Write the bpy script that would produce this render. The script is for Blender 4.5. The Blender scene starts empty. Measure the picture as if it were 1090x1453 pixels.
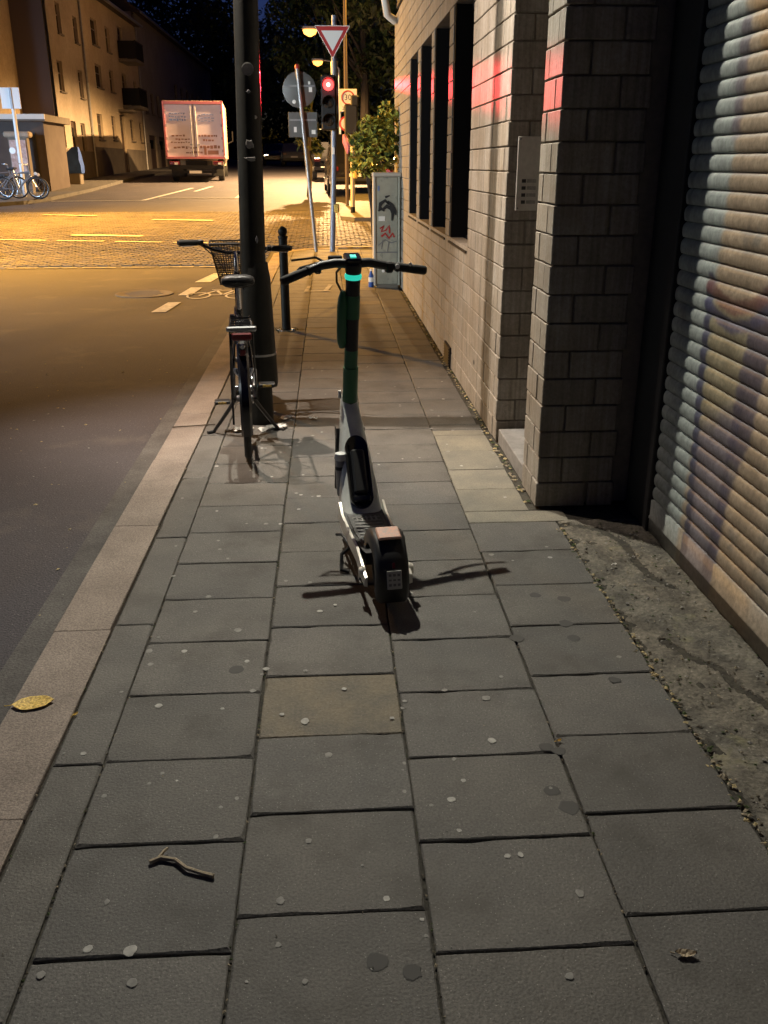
import bpy, bmesh, math, random
from mathutils import Vector, Matrix
random.seed(7)
SC = bpy.context.scene
COL = SC.collection
R = math.radians
PI = math.pi

# ------------------------------------------------------------------ camera, sky, exposure
cam_d = bpy.data.cameras.new('camera')
cam = bpy.data.objects.new('camera', cam_d); COL.objects.link(cam)
cam.location = (0, 0, 1.55)
cam_d.sensor_fit = 'VERTICAL'; cam_d.sensor_height = 36.0
cam_d.lens = 36.0 * 1277.5 / 1453.0
cam_d.clip_start = 0.05; cam_d.clip_end = 2000
pitch, yaw, roll = R(21.12), R(3.425), R(-0.067)
fwd = Vector((math.sin(yaw)*math.cos(pitch), math.cos(yaw)*math.cos(pitch), -math.sin(pitch)))
rgt = Vector((math.cos(yaw), -math.sin(yaw), 0)); upv = rgt.cross(fwd)
m3 = Matrix((rgt, upv, -fwd)).transposed()
cam.matrix_world = Matrix.Translation((0, 0, 1.55)) @ m3.to_4x4() @ Matrix.Rotation(roll, 4, 'Z')
SC.camera = cam

W = bpy.data.worlds.new('World'); SC.world = W; W.use_nodes = True
wn = W.node_tree; bg = wn.nodes['Background']
sky = wn.nodes.new('ShaderNodeTexSky'); sky.sky_type = 'NISHITA'; sky.sun_disc = False
sky.sun_elevation = R(-2.2); sky.sun_rotation = R(0)
tint = wn.nodes.new('ShaderNodeMix'); tint.data_type = 'RGBA'; tint.blend_type = 'MULTIPLY'; tint.inputs[0].default_value = 1.0; tint.inputs[7].default_value = (.20,.38,1.65,1)
wn.links.new(sky.outputs[0], tint.inputs[6]); wn.links.new(tint.outputs[2], bg.inputs[0]); bg.inputs[1].default_value = 0.15

SC.view_settings.view_transform = 'Standard'; SC.view_settings.look = 'None'
SC.view_settings.gamma = 1.0; SC.view_settings.exposure = 0.0; SC.view_settings.use_curve_mapping = False
SC.render.engine = 'CYCLES'
SC.cycles.max_bounces = 6; SC.cycles.diffuse_bounces = 3
SC.cycles.sample_clamp_indirect = 6.0

WHITE = (1.0, 0.94, 0.79); WARM = (1.0, 0.83, 0.68); SODIUM = (1.0, 0.47, 0.065); COOL = (0.84, 0.95, 1.0)
P_KEY, P_SIDE, P_SODIUM, P_FAR, P_COOL_FILL, P_RED = 940, 1250, 41000, 26000, 720, 17000

# ------------------------------------------------------------------ helpers
def gz(y):
    if y < 18: return 0.0
    if y < 45: return 0.037*(y-18)
    return 0.999 + 0.018*(y-45)

def mat(name, col, rough=0.6, metal=0.0, col2=None, nscale=6.0, fine=None, bump=0.0, bscale=60.0,
        objvar=0.0, emit=None, estr=0.0, spec=0.5, coat=0.0, speck=None, speck_scale=160, local=False, stain=None, streak=0.0):
    m = bpy.data.materials.new(name); m.use_nodes = True
    nt = m.node_tree; b = nt.nodes['Principled BSDF']; L = nt.links; N = nt.nodes
    b.inputs['Roughness'].default_value = rough; b.inputs['Metallic'].default_value = metal
    b.inputs['Specular IOR Level'].default_value = spec
    if coat: b.inputs['Coat Weight'].default_value = coat
    if local:
        tc = N.new('ShaderNodeTexCoord'); vec = tc.outputs['Object']
    else:
        g = N.new('ShaderNodeNewGeometry'); vec = g.outputs['Position']
    c = tuple(col)+(1,)
    cur = None
    def mix(a, bcol, fac, mode='MIX'):
        x = N.new('ShaderNodeMix'); x.data_type = 'RGBA'; x.blend_type = mode
        if isinstance(a, tuple): x.inputs[6].default_value = a
        else: L.new(a, x.inputs[6])
        if isinstance(bcol, tuple): x.inputs[7].default_value = bcol
        else: L.new(bcol, x.inputs[7])
        if isinstance(fac, float): x.inputs[0].default_value = fac
        else: L.new(fac, x.inputs[0])
        return x.outputs[2]
    def noise(s, d=4, rr=.6, lo=.35, hi=.65):
        n = N.new('ShaderNodeTexNoise'); n.inputs['Scale'].default_value = s; n.inputs['Detail'].default_value = d
        n.inputs['Roughness'].default_value = rr; L.new(vec, n.inputs['Vector'])
        mr = N.new('ShaderNodeMapRange'); mr.inputs[1].default_value = lo; mr.inputs[2].default_value = hi
        L.new(n.outputs[0], mr.inputs[0]); return mr.outputs[0]
    cur = c
    if col2 is not None: cur = mix(c, tuple(col2)+(1,), noise(nscale))
    if fine is not None:
        amt, fs = fine
        f = noise(fs, 2, .7, .3, .7)
        cur = mix(cur, (1-amt,)*3+(1,), f, 'MULTIPLY')
    if stain is not None:
        scol, ss, lo, hi = stain
        cur = mix(cur, tuple(scol)+(1,), noise(ss, 5, .65, lo, hi))
    if streak:
        mpg = N.new('ShaderNodeMapping'); mpg.inputs['Scale'].default_value = (55,55,2.2); L.new(vec, mpg.inputs['Vector'])
        n = N.new('ShaderNodeTexNoise'); n.inputs['Scale'].default_value = 1.0; n.inputs['Detail'].default_value = 4; L.new(mpg.outputs[0], n.inputs['Vector'])
        mr = N.new('ShaderNodeMapRange'); mr.inputs[1].default_value = .38; mr.inputs[2].default_value = .68; L.new(n.outputs[0], mr.inputs[0])
        cur = mix(cur, (1-streak,1-streak*1.05,1-streak*1.15,1), mr.outputs[0], 'MULTIPLY')
    if speck is not None:
        v = N.new('ShaderNodeTexVoronoi'); v.inputs['Scale'].default_value = speck_scale; L.new(vec, v.inputs['Vector'])
        mr = N.new('ShaderNodeMapRange'); mr.inputs[1].default_value = .22; mr.inputs[2].default_value = .12
        mr.inputs[3].default_value = 0; mr.inputs[4].default_value = .55
        L.new(v.outputs['Distance'], mr.inputs[0])
        sp = N.new('ShaderNodeSeparateColor'); L.new(v.outputs['Color'], sp.inputs[0])
        gt = N.new('ShaderNodeMath'); gt.operation = 'GREATER_THAN'; gt.inputs[1].default_value = .72; L.new(sp.outputs[0], gt.inputs[0])
        mu = N.new('ShaderNodeMath'); mu.operation = 'MULTIPLY'; L.new(mr.outputs[0], mu.inputs[0]); L.new(gt.outputs[0], mu.inputs[1])
        cur = mix(cur, tuple(speck)+(1,), mu.outputs[0])
    if objvar:
        oi = N.new('ShaderNodeObjectInfo')
        mr = N.new('ShaderNodeMapRange'); mr.inputs[3].default_value = 1-objvar; mr.inputs[4].default_value = 1+objvar
        L.new(oi.outputs['Random'], mr.inputs[0])
        cmb = N.new('ShaderNodeCombineColor')
        m1 = N.new('ShaderNodeMath'); m1.operation = 'MULTIPLY'; m1.inputs[1].default_value = 7.31; L.new(oi.outputs['Random'], m1.inputs[0])
        m2 = N.new('ShaderNodeMath'); m2.operation = 'FRACT'; L.new(m1.outputs[0], m2.inputs[0])
        for i, q in enumerate((0.0, .35, 1.0)):
            m4 = N.new('ShaderNodeMapRange'); m4.inputs[3].default_value = 1+objvar*.15*q; m4.inputs[4].default_value = 1-objvar*.40*q; L.new(m2.outputs[0], m4.inputs[0])
            m5 = N.new('ShaderNodeMath'); m5.operation = 'MULTIPLY'; L.new(mr.outputs[0], m5.inputs[0]); L.new(m4.outputs[0], m5.inputs[1]); L.new(m5.outputs[0], cmb.inputs[i])
        cur = mix(cur, cmb.outputs[0], 1.0, 'MULTIPLY')
    if isinstance(cur, tuple): b.inputs['Base Color'].default_value = cur
    else: L.new(cur, b.inputs['Base Color'])
    if bump:
        n = N.new('ShaderNodeTexNoise'); n.inputs['Scale'].default_value = bscale; n.inputs['Detail'].default_value = 5
        L.new(vec, n.inputs['Vector'])
        bp = N.new('ShaderNodeBump'); bp.inputs['Strength'].default_value = bump; bp.inputs['Distance'].default_value = .01
        L.new(n.outputs[0], bp.inputs['Height']); L.new(bp.outputs[0], b.inputs['Normal'])
    if emit is not None:
        b.inputs['Emission Color'].default_value = tuple(emit)+(1,); b.inputs['Emission Strength'].default_value = estr
    return m

class MB:
    def __init__(s): s.v = []; s.f = []; s.mi = []; s.cur = 0
    def add(s, vs, fs):
        o = len(s.v); s.v += [tuple(v) for v in vs]
        for f in fs: s.f.append(tuple(i+o for i in f)); s.mi.append(s.cur)
        return s
    def box(s, c, d, rot=None):
        x, y, z = d[0]/2, d[1]/2, d[2]/2
        vs = [Vector(p) for p in ((-x,-y,-z),(x,-y,-z),(x,y,-z),(-x,y,-z),(-x,-y,z),(x,-y,z),(x,y,z),(-x,y,z))]
        if rot is not None: vs = [rot @ v for v in vs]
        c = Vector(c)
        return s.add([v+c for v in vs], [(0,3,2,1),(4,5,6,7),(0,1,5,4),(1,2,6,5),(2,3,7,6),(3,0,4,7)])
    def cbox(s, c, d, ch=.004, rot=None):
        h = [d[0]/2, d[1]/2, d[2]/2]; vs = []; idx = {}
        for sx in (-1,1):
            for sy in (-1,1):
                for sz in (-1,1):
                    sg = (sx,sy,sz)
                    for a in range(3):
                        p = [sg[k]*(h[k] if k == a else h[k]-ch) for k in range(3)]
                        idx[(sg,a)] = len(vs); vs.append(Vector(p))
        fs = []
        for a in range(3):
            b_, c_ = (a+1) % 3, (a+2) % 3
            for sa in (-1,1):
                q = []
                for (sb, sc) in ((-1,-1),(1,-1),(1,1),(-1,1)):
                    g = [0,0,0]; g[a] = sa; g[b_] = sb; g[c_] = sc; q.append(idx[(tuple(g),a)])
                fs.append(q if sa > 0 else q[::-1])
            for sb in (-1,1):
                for sc in (-1,1):
                    g0 = [0,0,0]; g0[a] = -1; g0[b_] = sb; g0[c_] = sc; g1 = list(g0); g1[a] = 1
                    g0 = tuple(g0); g1 = tuple(g1)
                    q = [idx[(g0,b_)], idx[(g1,b_)], idx[(g1,c_)], idx[(g0,c_)]]
                    fs.append(q if sb*sc < 0 else q[::-1])
        for sx in (-1,1):
            for sy in (-1,1):
                for sz in (-1,1):
                    q = [idx[((sx,sy,sz),a)] for a in range(3)]
                    fs.append(q if sx*sy*sz > 0 else q[::-1])
        if rot is not None: vs = [rot @ v for v in vs]
        c = Vector(c)
        return s.add([v+c for v in vs], fs)
    def tube(s, pts, r, n=8, cap=True):
        pts = [Vector(p) for p in pts]; k = len(pts)
        rs = r if isinstance(r, (list, tuple)) else [r]*k
        rings = []; prev = None
        for i, p in enumerate(pts):
            t = (pts[min(i+1,k-1)]-pts[max(i-1,0)]).normalized()
            if prev is None:
                a = Vector((0,0,1)) if abs(t.z) < .9 else Vector((1,0,0))
                u = t.cross(a).normalized()
            else:
                u = (prev - t*prev.dot(t)).normalized()
            prev = u; w = t.cross(u)
            rings.append([p+u*rs[i]*math.cos(2*PI*j/n)+w*rs[i]*math.sin(2*PI*j/n) for j in range(n)])
        vs = [v for q in rings for v in q]; fs = []
        for i in range(k-1):
            for j in range(n):
                fs.append((i*n+j, i*n+(j+1) % n, (i+1)*n+(j+1) % n, (i+1)*n+j))
        if cap: fs += [tuple(range(n))[::-1], tuple(range((k-1)*n, k*n))]
        return s.add(vs, fs)
    def lathe(s, prof, c=(0,0,0), n=16, rot=None):
        vs = []; fs = []; k = len(prof)
        for r, z in prof:
            for j in range(n): vs.append(Vector((r*math.cos(2*PI*j/n), r*math.sin(2*PI*j/n), z)))
        for i in range(k-1):
            for j in range(n): fs.append((i*n+j, i*n+(j+1) % n, (i+1)*n+(j+1) % n, (i+1)*n+j))
        fs += [tuple(range(n))[::-1], tuple(range((k-1)*n, k*n))]
        if rot is not None: vs = [rot @ v for v in vs]
        c = Vector(c)
        return s.add([v+c for v in vs], fs)
    def torus(s, c, Rr, r, n=32, m=8, rot=None, a0=0, a1=2*PI):
        full = abs(a1-a0-2*PI) < 1e-6; k = n if full else n+1
        vs = []; fs = []
        for i in range(k):
            a = a0+(a1-a0)*i/n
            for j in range(m):
                b = 2*PI*j/m; q = Rr+r*math.cos(b)
                vs.append(Vector((r*math.sin(b), q*math.cos(a), q*math.sin(a))))
        for i in range(n):
            i2 = (i+1) % k
            for j in range(m): fs.append((i*m+j, i*m+(j+1) % m, i2*m+(j+1) % m, i2*m+j))
        if rot is not None: vs = [rot @ v for v in vs]
        c = Vector(c)
        return s.add([v+c for v in vs], fs)
    def loft(s, rings, cap=True):
        n = len(rings[0]); vs = [v for q in rings for v in q]; fs = []
        for i in range(len(rings)-1):
            for j in range(n): fs.append((i*n+j, i*n+(j+1) % n, (i+1)*n+(j+1) % n, (i+1)*n+j))
        if cap: fs += [tuple(range(n))[::-1], tuple(range((len(rings)-1)*n, len(rings)*n))]
        return s.add(vs, fs)
    def prism(s, poly, axis, a, b):
        # poly in the two other axes (order y,z for x; x,z for y; x,y for z)
        def mk(p, t):
            return {'x': (t,p[0],p[1]), 'y': (p[0],t,p[1]), 'z': (p[0],p[1],t)}[axis]
        n = len(poly)
        vs = [mk(p,a) for p in poly]+[mk(p,b) for p in poly]
        fs = [tuple(range(n)), tuple(range(n,2*n))[::-1]]+[((j+1) % n, j, j+n, (j+1) % n+n) for j in range(n)]
        return s.add(vs, fs)
    def quad(s, a, b, c, d): return s.add([a,b,c,d], [(0,1,2,3)])
    def ribbon(s, pts, w, nrm, off=0.0):
        # flat strip along a polyline on a plane with normal nrm
        pts = [Vector(p) for p in pts]; nrm = Vector(nrm); k = len(pts); vs = []
        ws = w if isinstance(w, (list,tuple)) else [w]*k
        for i, p in enumerate(pts):
            t = (pts[min(i+1,k-1)]-pts[max(i-1,0)]).normalized(); u = nrm.cross(t).normalized()
            vs += [p+u*ws[i]/2+nrm*off, p-u*ws[i]/2+nrm*off]
        return s.add(vs, [(2*i,2*i+1,2*i+3,2*i+2) for i in range(k-1)])
    def disc(s, c, r, nrm=(0,0,1), n=12, wob=0.0, sq=1.0, thick=0.002):
        nrm = Vector(nrm).normalized(); a = Vector((1,0,0)) if abs(nrm.x) < .8 else Vector((0,1,0))
        u = nrm.cross(a).normalized(); w = nrm.cross(u); c = Vector(c)
        rr = [r*(1+random.uniform(-wob,wob)) for _ in range(n)]
        bot = [c+u*rr[j]*math.cos(2*PI*j/n)+w*rr[j]*sq*math.sin(2*PI*j/n) for j in range(n)]
        top = [c+(q-c)*.85+nrm*thick for q in bot]
        return s.add(bot+top, [tuple(range(n,2*n))]+[(j,(j+1) % n,(j+1) % n+n,j+n) for j in range(n)])
    def mesh(s, name, mats, smooth=None):
        me = bpy.data.meshes.new(name)
        me.from_pydata([tuple(v) for v in s.v], [], s.f)
        mats = mats if isinstance(mats, (list,tuple)) else [mats]
        for m in mats: me.materials.append(m)
        if any(s.mi): me.polygons.foreach_set('material_index', s.mi)
        bm = bmesh.new(); bm.from_mesh(me); bmesh.ops.recalc_face_normals(bm, faces=bm.faces); bm.to_mesh(me); bm.free()
        if smooth:
            for p in me.polygons: p.use_smooth = True
            me.set_sharp_from_angle(angle=R(smooth))
        me.update(); return me
    def build(s, name, mats, parent=None, smooth=None, loc=None):
        return link(name, s.mesh(name, mats, smooth), parent, loc)

def link(name, me, parent=None, loc=None, rot=None):
    o = bpy.data.objects.new(name, me); COL.objects.link(o)
    if parent is not None: o.parent = parent
    if loc is not None: o.location = loc
    if rot is not None: o.rotation_euler = rot
    return o
def tag(o, label, cat, group=None, kind=None):
    if label: o['label'] = label
    if cat: o['category'] = cat
    if group: o['group'] = group
    if kind: o['kind'] = kind
    return o
def thing(name, label, cat, loc=(0,0,0), rz=0, group=None):
    o = bpy.data.objects.new(name, None); COL.objects.link(o); o.empty_display_size = .1
    o.location = loc; o.rotation_euler = (0,0,rz)
    return tag(o, label, cat, group)
def kind(o, k): o['kind'] = k; return o
def lamp(name, typ, loc, power, col, parent=None, aim=None, **kw):
    d = bpy.data.lights.new(name, typ); d.energy = power; d.color = col
    for k, v in kw.items(): setattr(d, k, v)
    o = bpy.data.objects.new(name, d); COL.objects.link(o); o.location = loc
    if aim is not None: o.rotation_euler = (Vector(aim)-Vector(loc)).to_track_quat('-Z','Y').to_euler()
    if parent is not None:
        o.parent = parent; o.location = Vector(loc)-parent.location
    return o

# ------------------------------------------------------------------ materials
M = {}
M['slab'] = mat('slab', (.152,.143,.129), .72, col2=(.112,.107,.099), nscale=3.2, fine=(.45,150), bump=.32, bscale=140, objvar=.11, speck=(.36,.35,.32), speck_scale=130, stain=((.058,.053,.045), 3.6, .50, .74))
M['slab_tan'] = mat('slab_tan', (.215,.18,.125), .75, col2=(.15,.135,.105), nscale=7, fine=(.35,110), bump=.4, bscale=120, speck=(.36,.33,.28), speck_scale=140)
M['slab_pale'] = mat('slab_pale', (.27,.25,.195), .75, col2=(.19,.18,.15), nscale=5, fine=(.3,110), bump=.4, bscale=120, objvar=.12, speck=(.4,.38,.33), speck_scale=140)
M['bed'] = mat('bed', (.026,.024,.020), .95, col2=(.06,.055,.042), nscale=40, bump=.6, bscale=90)
M['kerb'] = mat('kerb', (.37,.305,.255), .8, col2=(.265,.215,.18), nscale=3.5, fine=(.5,130), bump=.4, bscale=180, objvar=.04, stain=((.13,.11,.09), 2.5, .58, .8), speck=(.42,.38,.34), speck_scale=220)
M['asphalt'] = mat('asphalt', (.088,.079,.090), .78, col2=(.066,.059,.067), nscale=.7, fine=(.6,100), bump=.7, bscale=120, speck=(.30,.28,.27), speck_scale=70, stain=((.11,.095,.085), 1.6, .56, .78))
M['sett'] = mat('sett', (.205,.18,.145), .62, col2=(.12,.105,.09), nscale=1.2, fine=(.4,14), bump=.2, bscale=40)
M['paint'] = mat('paint', (.68,.66,.60), .6, col2=(.42,.40,.36), nscale=14, bump=.2, bscale=120)
M['paint_old'] = mat('paint_old', (.34,.32,.28), .7, col2=(.14,.13,.12), nscale=9)
M['patch'] = mat('patch', (.225,.205,.165), .9, col2=(.105,.097,.08), nscale=9, fine=(.5,60), bump=.8, bscale=70, stain=((.20,.19,.11), 6, .58, .74), speck=(.36,.33,.27), speck_scale=60)
M['soil'] = mat('soil', (.05,.042,.032), .95, col2=(.11,.09,.06), nscale=60, bump=.8, bscale=80)
M['brick'] = mat('brick', (.37,.345,.305), .75, col2=(.30,.27,.225), nscale=4.5, fine=(.28,60), bump=.25, bscale=90, objvar=.12, stain=((.22,.18,.135), 1.7, .52, .8), streak=.32)
M['mortar'] = mat('mortar', (.16,.142,.118), .95, col2=(.20,.175,.145), nscale=30)
M['black_gloss'] = mat('black_gloss', (.012,.012,.013), .18, coat=.3)
M['glass_dark'] = mat('glass_dark', (.010,.011,.012), .06, spec=.5)
M['black_frame'] = mat('black_frame', (.012,.011,.011), .6, spec=.2)
M['dark_door'] = mat('dark_door', (.022,.021,.022), .55, col2=(.014,.013,.014), nscale=6)
M['slate'] = mat('slate', (.050,.038,.030), .7, col2=(.035,.028,.024), nscale=8)
M['soffit'] = mat('soffit', (.15,.105,.075), .7, col2=(.12,.085,.06), nscale=6)
M['white_trim'] = mat('white_trim', (.62,.60,.55), .5)
M['stone_step'] = mat('stone_step', (.23,.225,.215), .7, col2=(.16,.155,.15), nscale=18, bump=.3, bscale=90)
M['pole_black'] = mat('pole_black', (.010,.011,.010), .5, spec=.22, col2=(.017,.018,.015), nscale=12, bump=.08, bscale=60, local=True)
M['sticker'] = mat('sticker', (.30,.30,.28), .55, col2=(.20,.20,.19), nscale=40)
M['sticker_white'] = mat('sticker_white', (.75,.74,.70), .5)
M['steel'] = mat('steel', (.42,.43,.44), .34, metal=.9)
M['galv'] = mat('galv', (.36,.36,.36), .45, metal=.6, col2=(.28,.28,.29), nscale=12)
M['pole_grey'] = mat('pole_grey', (.20,.24,.33), .45, metal=.3)
M['sign_back'] = mat('sign_back', (.13,.13,.125), .5, metal=.2, col2=(.10,.10,.097), nscale=3)
M['sign_white'] = mat('sign_white', (.74,.74,.72), .5)
M['sign_red'] = mat('sign_red', (.42,.03,.03), .5)
M['ink'] = mat('ink', (.02,.02,.022), .6)
M['ink_grey'] = mat('ink_grey', (.16,.16,.17), .6)
M['mast_brown'] = mat('mast_brown', (.10,.075,.06), .6)
M['cream'] = mat('cream', (.46,.41,.30), .6)
M['black_plastic'] = mat('black_plastic', (.016,.016,.016), .48, bump=.06, bscale=300, local=True)
M['rubber'] = mat('rubber', (.014,.014,.013), .75)
M['scooter_white'] = mat('scooter_white', (.74,.76,.72), .35, col2=(.62,.64,.61), nscale=14, coat=.2, local=True)
M['scooter_rail'] = mat('scooter_rail', (.78,.74,.66), .3, metal=.3)
M['scooter_green'] = mat('scooter_green', (.02,.13,.055), .4, coat=.2)
M['teal'] = mat('teal', (.05,.5,.45), .4, emit=(.03,.70,.50), estr=.8)
M['orange_refl'] = mat('orange_refl', (.70,.36,.24), .35, col2=(.46,.34,.30), nscale=60, local=True)
M['red_refl'] = mat('red_refl', (.12,.006,.008), .3, coat=.2)
M['panel_steel'] = mat('panel_steel', (.50,.49,.45), .45, metal=.1, col2=(.42,.41,.38), nscale=30)
M['gable'] = mat('gable', (.10,.075,.07), .9)
M['gum_light'] = mat('gum_light', (.44,.43,.395), .8, col2=(.30,.29,.27), nscale=60)
M['guard_tip'] = mat('guard_tip', (.55,.58,.66), .3, metal=.5)
M['chrome'] = mat('chrome', (.75,.75,.76), .16, metal=1.0)
M['plate'] = mat('plate', (.42,.42,.40), .5)
M['tread'] = mat('tread', (.06,.062,.060), .65, local=True, col2=(.10,.10,.10), nscale=60)
M['leaf_yellow'] = mat('leaf_yellow', (.95,.68,.16), .6, col2=(.30,.17,.03), nscale=130)
M['twig'] = mat('twig', (.42,.35,.24), .8, col2=(.28,.22,.15), nscale=80)
M['paper'] = mat('paper', (.70,.68,.64), .8)
M['gum'] = mat('gum', (.27,.262,.24), .8, col2=(.19,.185,.172), nscale=60)
M['gum_dark'] = mat('gum_dark', (.062,.060,.056), .8)
M['plaster'] = mat('plaster', (.40,.33,.25), .9, col2=(.33,.27,.20), nscale=.8, fine=(.2,9))
M['plaster_b'] = mat('plaster_b', (.50,.40,.27), .9, col2=(.42,.33,.22), nscale=.8, fine=(.2,9))
M['plaster_c'] = mat('plaster_c', (.30,.26,.22), .9, col2=(.24,.21,.18), nscale=.8, fine=(.2,9))
M['plaster_dark'] = mat('plaster_dark', (.13,.105,.095), .9, col2=(.10,.085,.08), nscale=.8)
M['plinth'] = mat('plinth', (.17,.145,.115), .9, col2=(.13,.11,.09), nscale=2)
M['kiosk'] = mat('kiosk', (.10,.08,.068), .9, col2=(.08,.062,.055), nscale=1.5)
M['gutter'] = mat('gutter', (.15,.14,.13), .85, col2=(.085,.078,.074), nscale=3, fine=(.5,110), bump=.5, bscale=120)
M['win_frame'] = mat('win_frame', (.17,.13,.10), .6)
M['roof_tile'] = mat('roof_tile', (.05,.035,.03), .8)
M['wood_door'] = mat('wood_door', (.06,.038,.025), .6)
M['truck_white'] = mat('truck_white', (.80,.70,.75), .45, col2=(.68,.58,.64), nscale=.9)
M['truck_side'] = mat('truck_side', (.60,.50,.36), .5, col2=(.46,.36,.24), nscale=1.1)
M['truck_red'] = mat('truck_red', (.42,.13,.15), .45)
M['blue_print'] = mat('blue_print', (.16,.22,.42), .5)
M['brown_print'] = mat('brown_print', (.20,.09,.06), .5)
M['car_black'] = mat('car_black', (.010,.010,.011), .22, coat=.5)
M['tarp'] = mat('tarp', (.03,.09,.36), .6, col2=(.02,.06,.24), nscale=5)
M['leaf_a'] = mat('leaf_a', (.30,.34,.06), .55)
M['leaf_b'] = mat('leaf_b', (.50,.47,.08), .55)
M['leaf_c'] = mat('leaf_c', (.055,.085,.02), .55)
M['leaf_dark'] = mat('leaf_dark', (.045,.055,.022), .7)
M['bark'] = mat('bark', (.07,.055,.04), .9)
M['cab_grey'] = mat('cab_grey', (.36,.35,.28), .55, col2=(.27,.27,.22), nscale=7, stain=((.16,.17,.15), 10, .58, .72))
M['cab_edge'] = mat('cab_edge', (.44,.42,.37), .6)
M['lamp_glass'] = mat('lamp_glass', (.8,.8,.8), .4, emit=WHITE, estr=12)
M['sodium_glass'] = mat('sodium_glass', (.8,.7,.5), .4, emit=(1,.36,.055), estr=4.2)
M['red_lens'] = mat('red_lens', (.5,.03,.03), .3, emit=(1.0,.05,.045), estr=4.5)
M['red_core'] = mat('red_core', (.8,.5,.5), .3, emit=(1.0,.25,.2), estr=6)
M['dead_lens'] = mat('dead_lens', (.02,.018,.016), .12, coat=.4)
M['headlight'] = mat('headlight', (.9,.85,.7), .3, emit=(1,.80,.5), estr=16)
M['cool_glow'] = mat('cool_glow', (.8,.85,.9), .3, emit=COOL, estr=2.5)
M['poster'] = mat('poster', (.62,.48,.42), .6, col2=(.36,.22,.18), nscale=6)

# ------------------------------------------------------------------ road terrain
def terrain(name, x0, x1, ys, dz, m, nx=2):
    b = MB(); xs = [x0+(x1-x0)*i/nx for i in range(nx+1)]
    vs = [(x,y,gz(y)+dz) for y in ys for x in xs]
    k = nx+1
    b.add(vs, [(j*k+i, j*k+i+1, (j+1)*k+i+1, (j+1)*k+i) for j in range(len(ys)-1) for i in range(nx)])
    return kind(b.build(name, m), 'structure')
ys_road = [-12, 0, 10, 18, 22, 26, 30, 35, 40, 45, 60, 90, 140, 220]
terrain('ground', -600, 600, [-300,-12,18,45,220,900], -.40, M['asphalt'])
terrain('road', -60, 60, ys_road, -.06, M['asphalt'], 6)

# stone setts of the crossing: one mass of real little blocks
def setts():
    b = MB(); rr = random.Random(3)
    sx, sy = .20, .135
    y = 15.55; row = 0
    while y < 27.2:
        x = -15.0 + (row % 2)*.1
        sk = 0.0
        while x < 7.5:
            ok = True
            lim = 15.9 if x > -5.2 else 15.9 - (-5.2-x)*1.5
            if y < 15.6: lim = 15.9
            if y < max(lim, 15.5): ok = False
            if x > -1.05 and y < 18.55 and not (x > 2.0): ok = False
            if x > 1.1 and y < 19.3: ok = False
            # rounded pavement corner
            if x > -1.3 and y < 18.6: ok = False
            if ok:
                z = gz(y+sy/2)-.060+rr.uniform(.012,.024)
                g = .013; c = .014
                x0, x1, y0, y1 = x+g/2, x+sx-g/2, y+g/2, y+sy-g/2
                t = rr.uniform(-.003,.003); zb = gz(y)-.075
                b.add([(x0,y0,zb),(x1,y0,zb),(x1,y1,zb),(x0,y1,zb),(x0+c,y0+c,z-t),(x1-c,y0+c,z+t),(x1-c,y1-c,z+t),(x0+c,y1-c,z-t)],
                      [(4,5,6,7),(0,1,5,4),(1,2,6,5),(2,3,7,6),(3,0,4,7)])
            x += sx
        y += sy; row += 1
    o = b.build('sett_paving', M['sett']); tag(o, 'stone setts paving the lamp-lit crossing', None, None, 'stuff')
setts()

# white lines
def line_quad(b, pts, dz):
    b.add([(x,y,gz(y)+dz) for x,y in pts], [(0,1,2,3)])
def strip(b, p, q, w, dz):
    p = Vector(p); q = Vector(q); d = (q-p); n = max(1, int(d.length/2)); u = Vector((-d.y,d.x)).normalized()*w/2
    vs = []
    for i in range(n+1):
        c = p+d*i/n; vs += [(c.x+u.x,c.y+u.y,gz(c.y)+dz),(c.x-u.x,c.y-u.y,gz(c.y)+dz)]
    b.add(vs, [(2*i,2*i+1,2*i+3,2*i+2) for i in range(n)])
b = MB(); Z = -.029
for x0, x1, y in ((-7.74,-6.21,26.2),(-4.51,-2.91,24.7),(-5.67,-4.08,21.2)):
    strip(b, (x0,y+.1), (x1,y-.2), .30, Z)
for k in range(4): strip(b, (-6.96+k*1.25,20.45-k*.22), (-5.95+k*1.25,20.27-k*.22), .14, Z)
kind(b.build('crossing_marking', M['paint']), 'structure')
b = MB()
for k in range(7): strip(b, (-6.0+k*.64,15.72), (-5.45+k*.64,15.70), .14, -.048)
kind(b.build('edge_marking', M['paint_old']), 'structure')
b = MB(); Z = -.052
line_quad(b, [(-2.07,10.75),(-1.90,10.75),(-1.84,11.55),(-2.0,11.55)], Z)
line_quad(b, [(-1.98,12.2),(-1.80,12.2),(-1.76,13.0),(-1.92,13.0)], Z)
line_quad(b, [(-1.95,13.6),(-1.72,13.6),(-1.62,14.75),(-1.80,14.75)], Z)
line_quad(b, [(-1.72,14.52),(-1.08,14.52),(-1.08,14.75),(-1.72,14.75)], Z+.004)
kind(b.build('cycle_lane_marking', M['paint']), 'structure')
b = MB(); Z = -.052                      # bicycle emblem painted flat on the lane
def ring(b, cx, cy, r, ry, w, z):
    n = 20; vs = []
    for i in range(n):
        a = 2*PI*i/n
        vs += [(cx+r*math.cos(a),cy+ry*math.sin(a),z),(cx+(r-w)*math.cos(a),cy+(ry-w*1.6)*math.sin(a),z)]
    b.add(vs, [(2*i,2*i+1,(2*i+3) % (2*n),(2*i+2) % (2*n)) for i in range(n)])
ring(b, -1.70, 12.15, .16, .30, .03, Z); ring(b, -1.20, 12.15, .16, .30, .03, Z)
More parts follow.
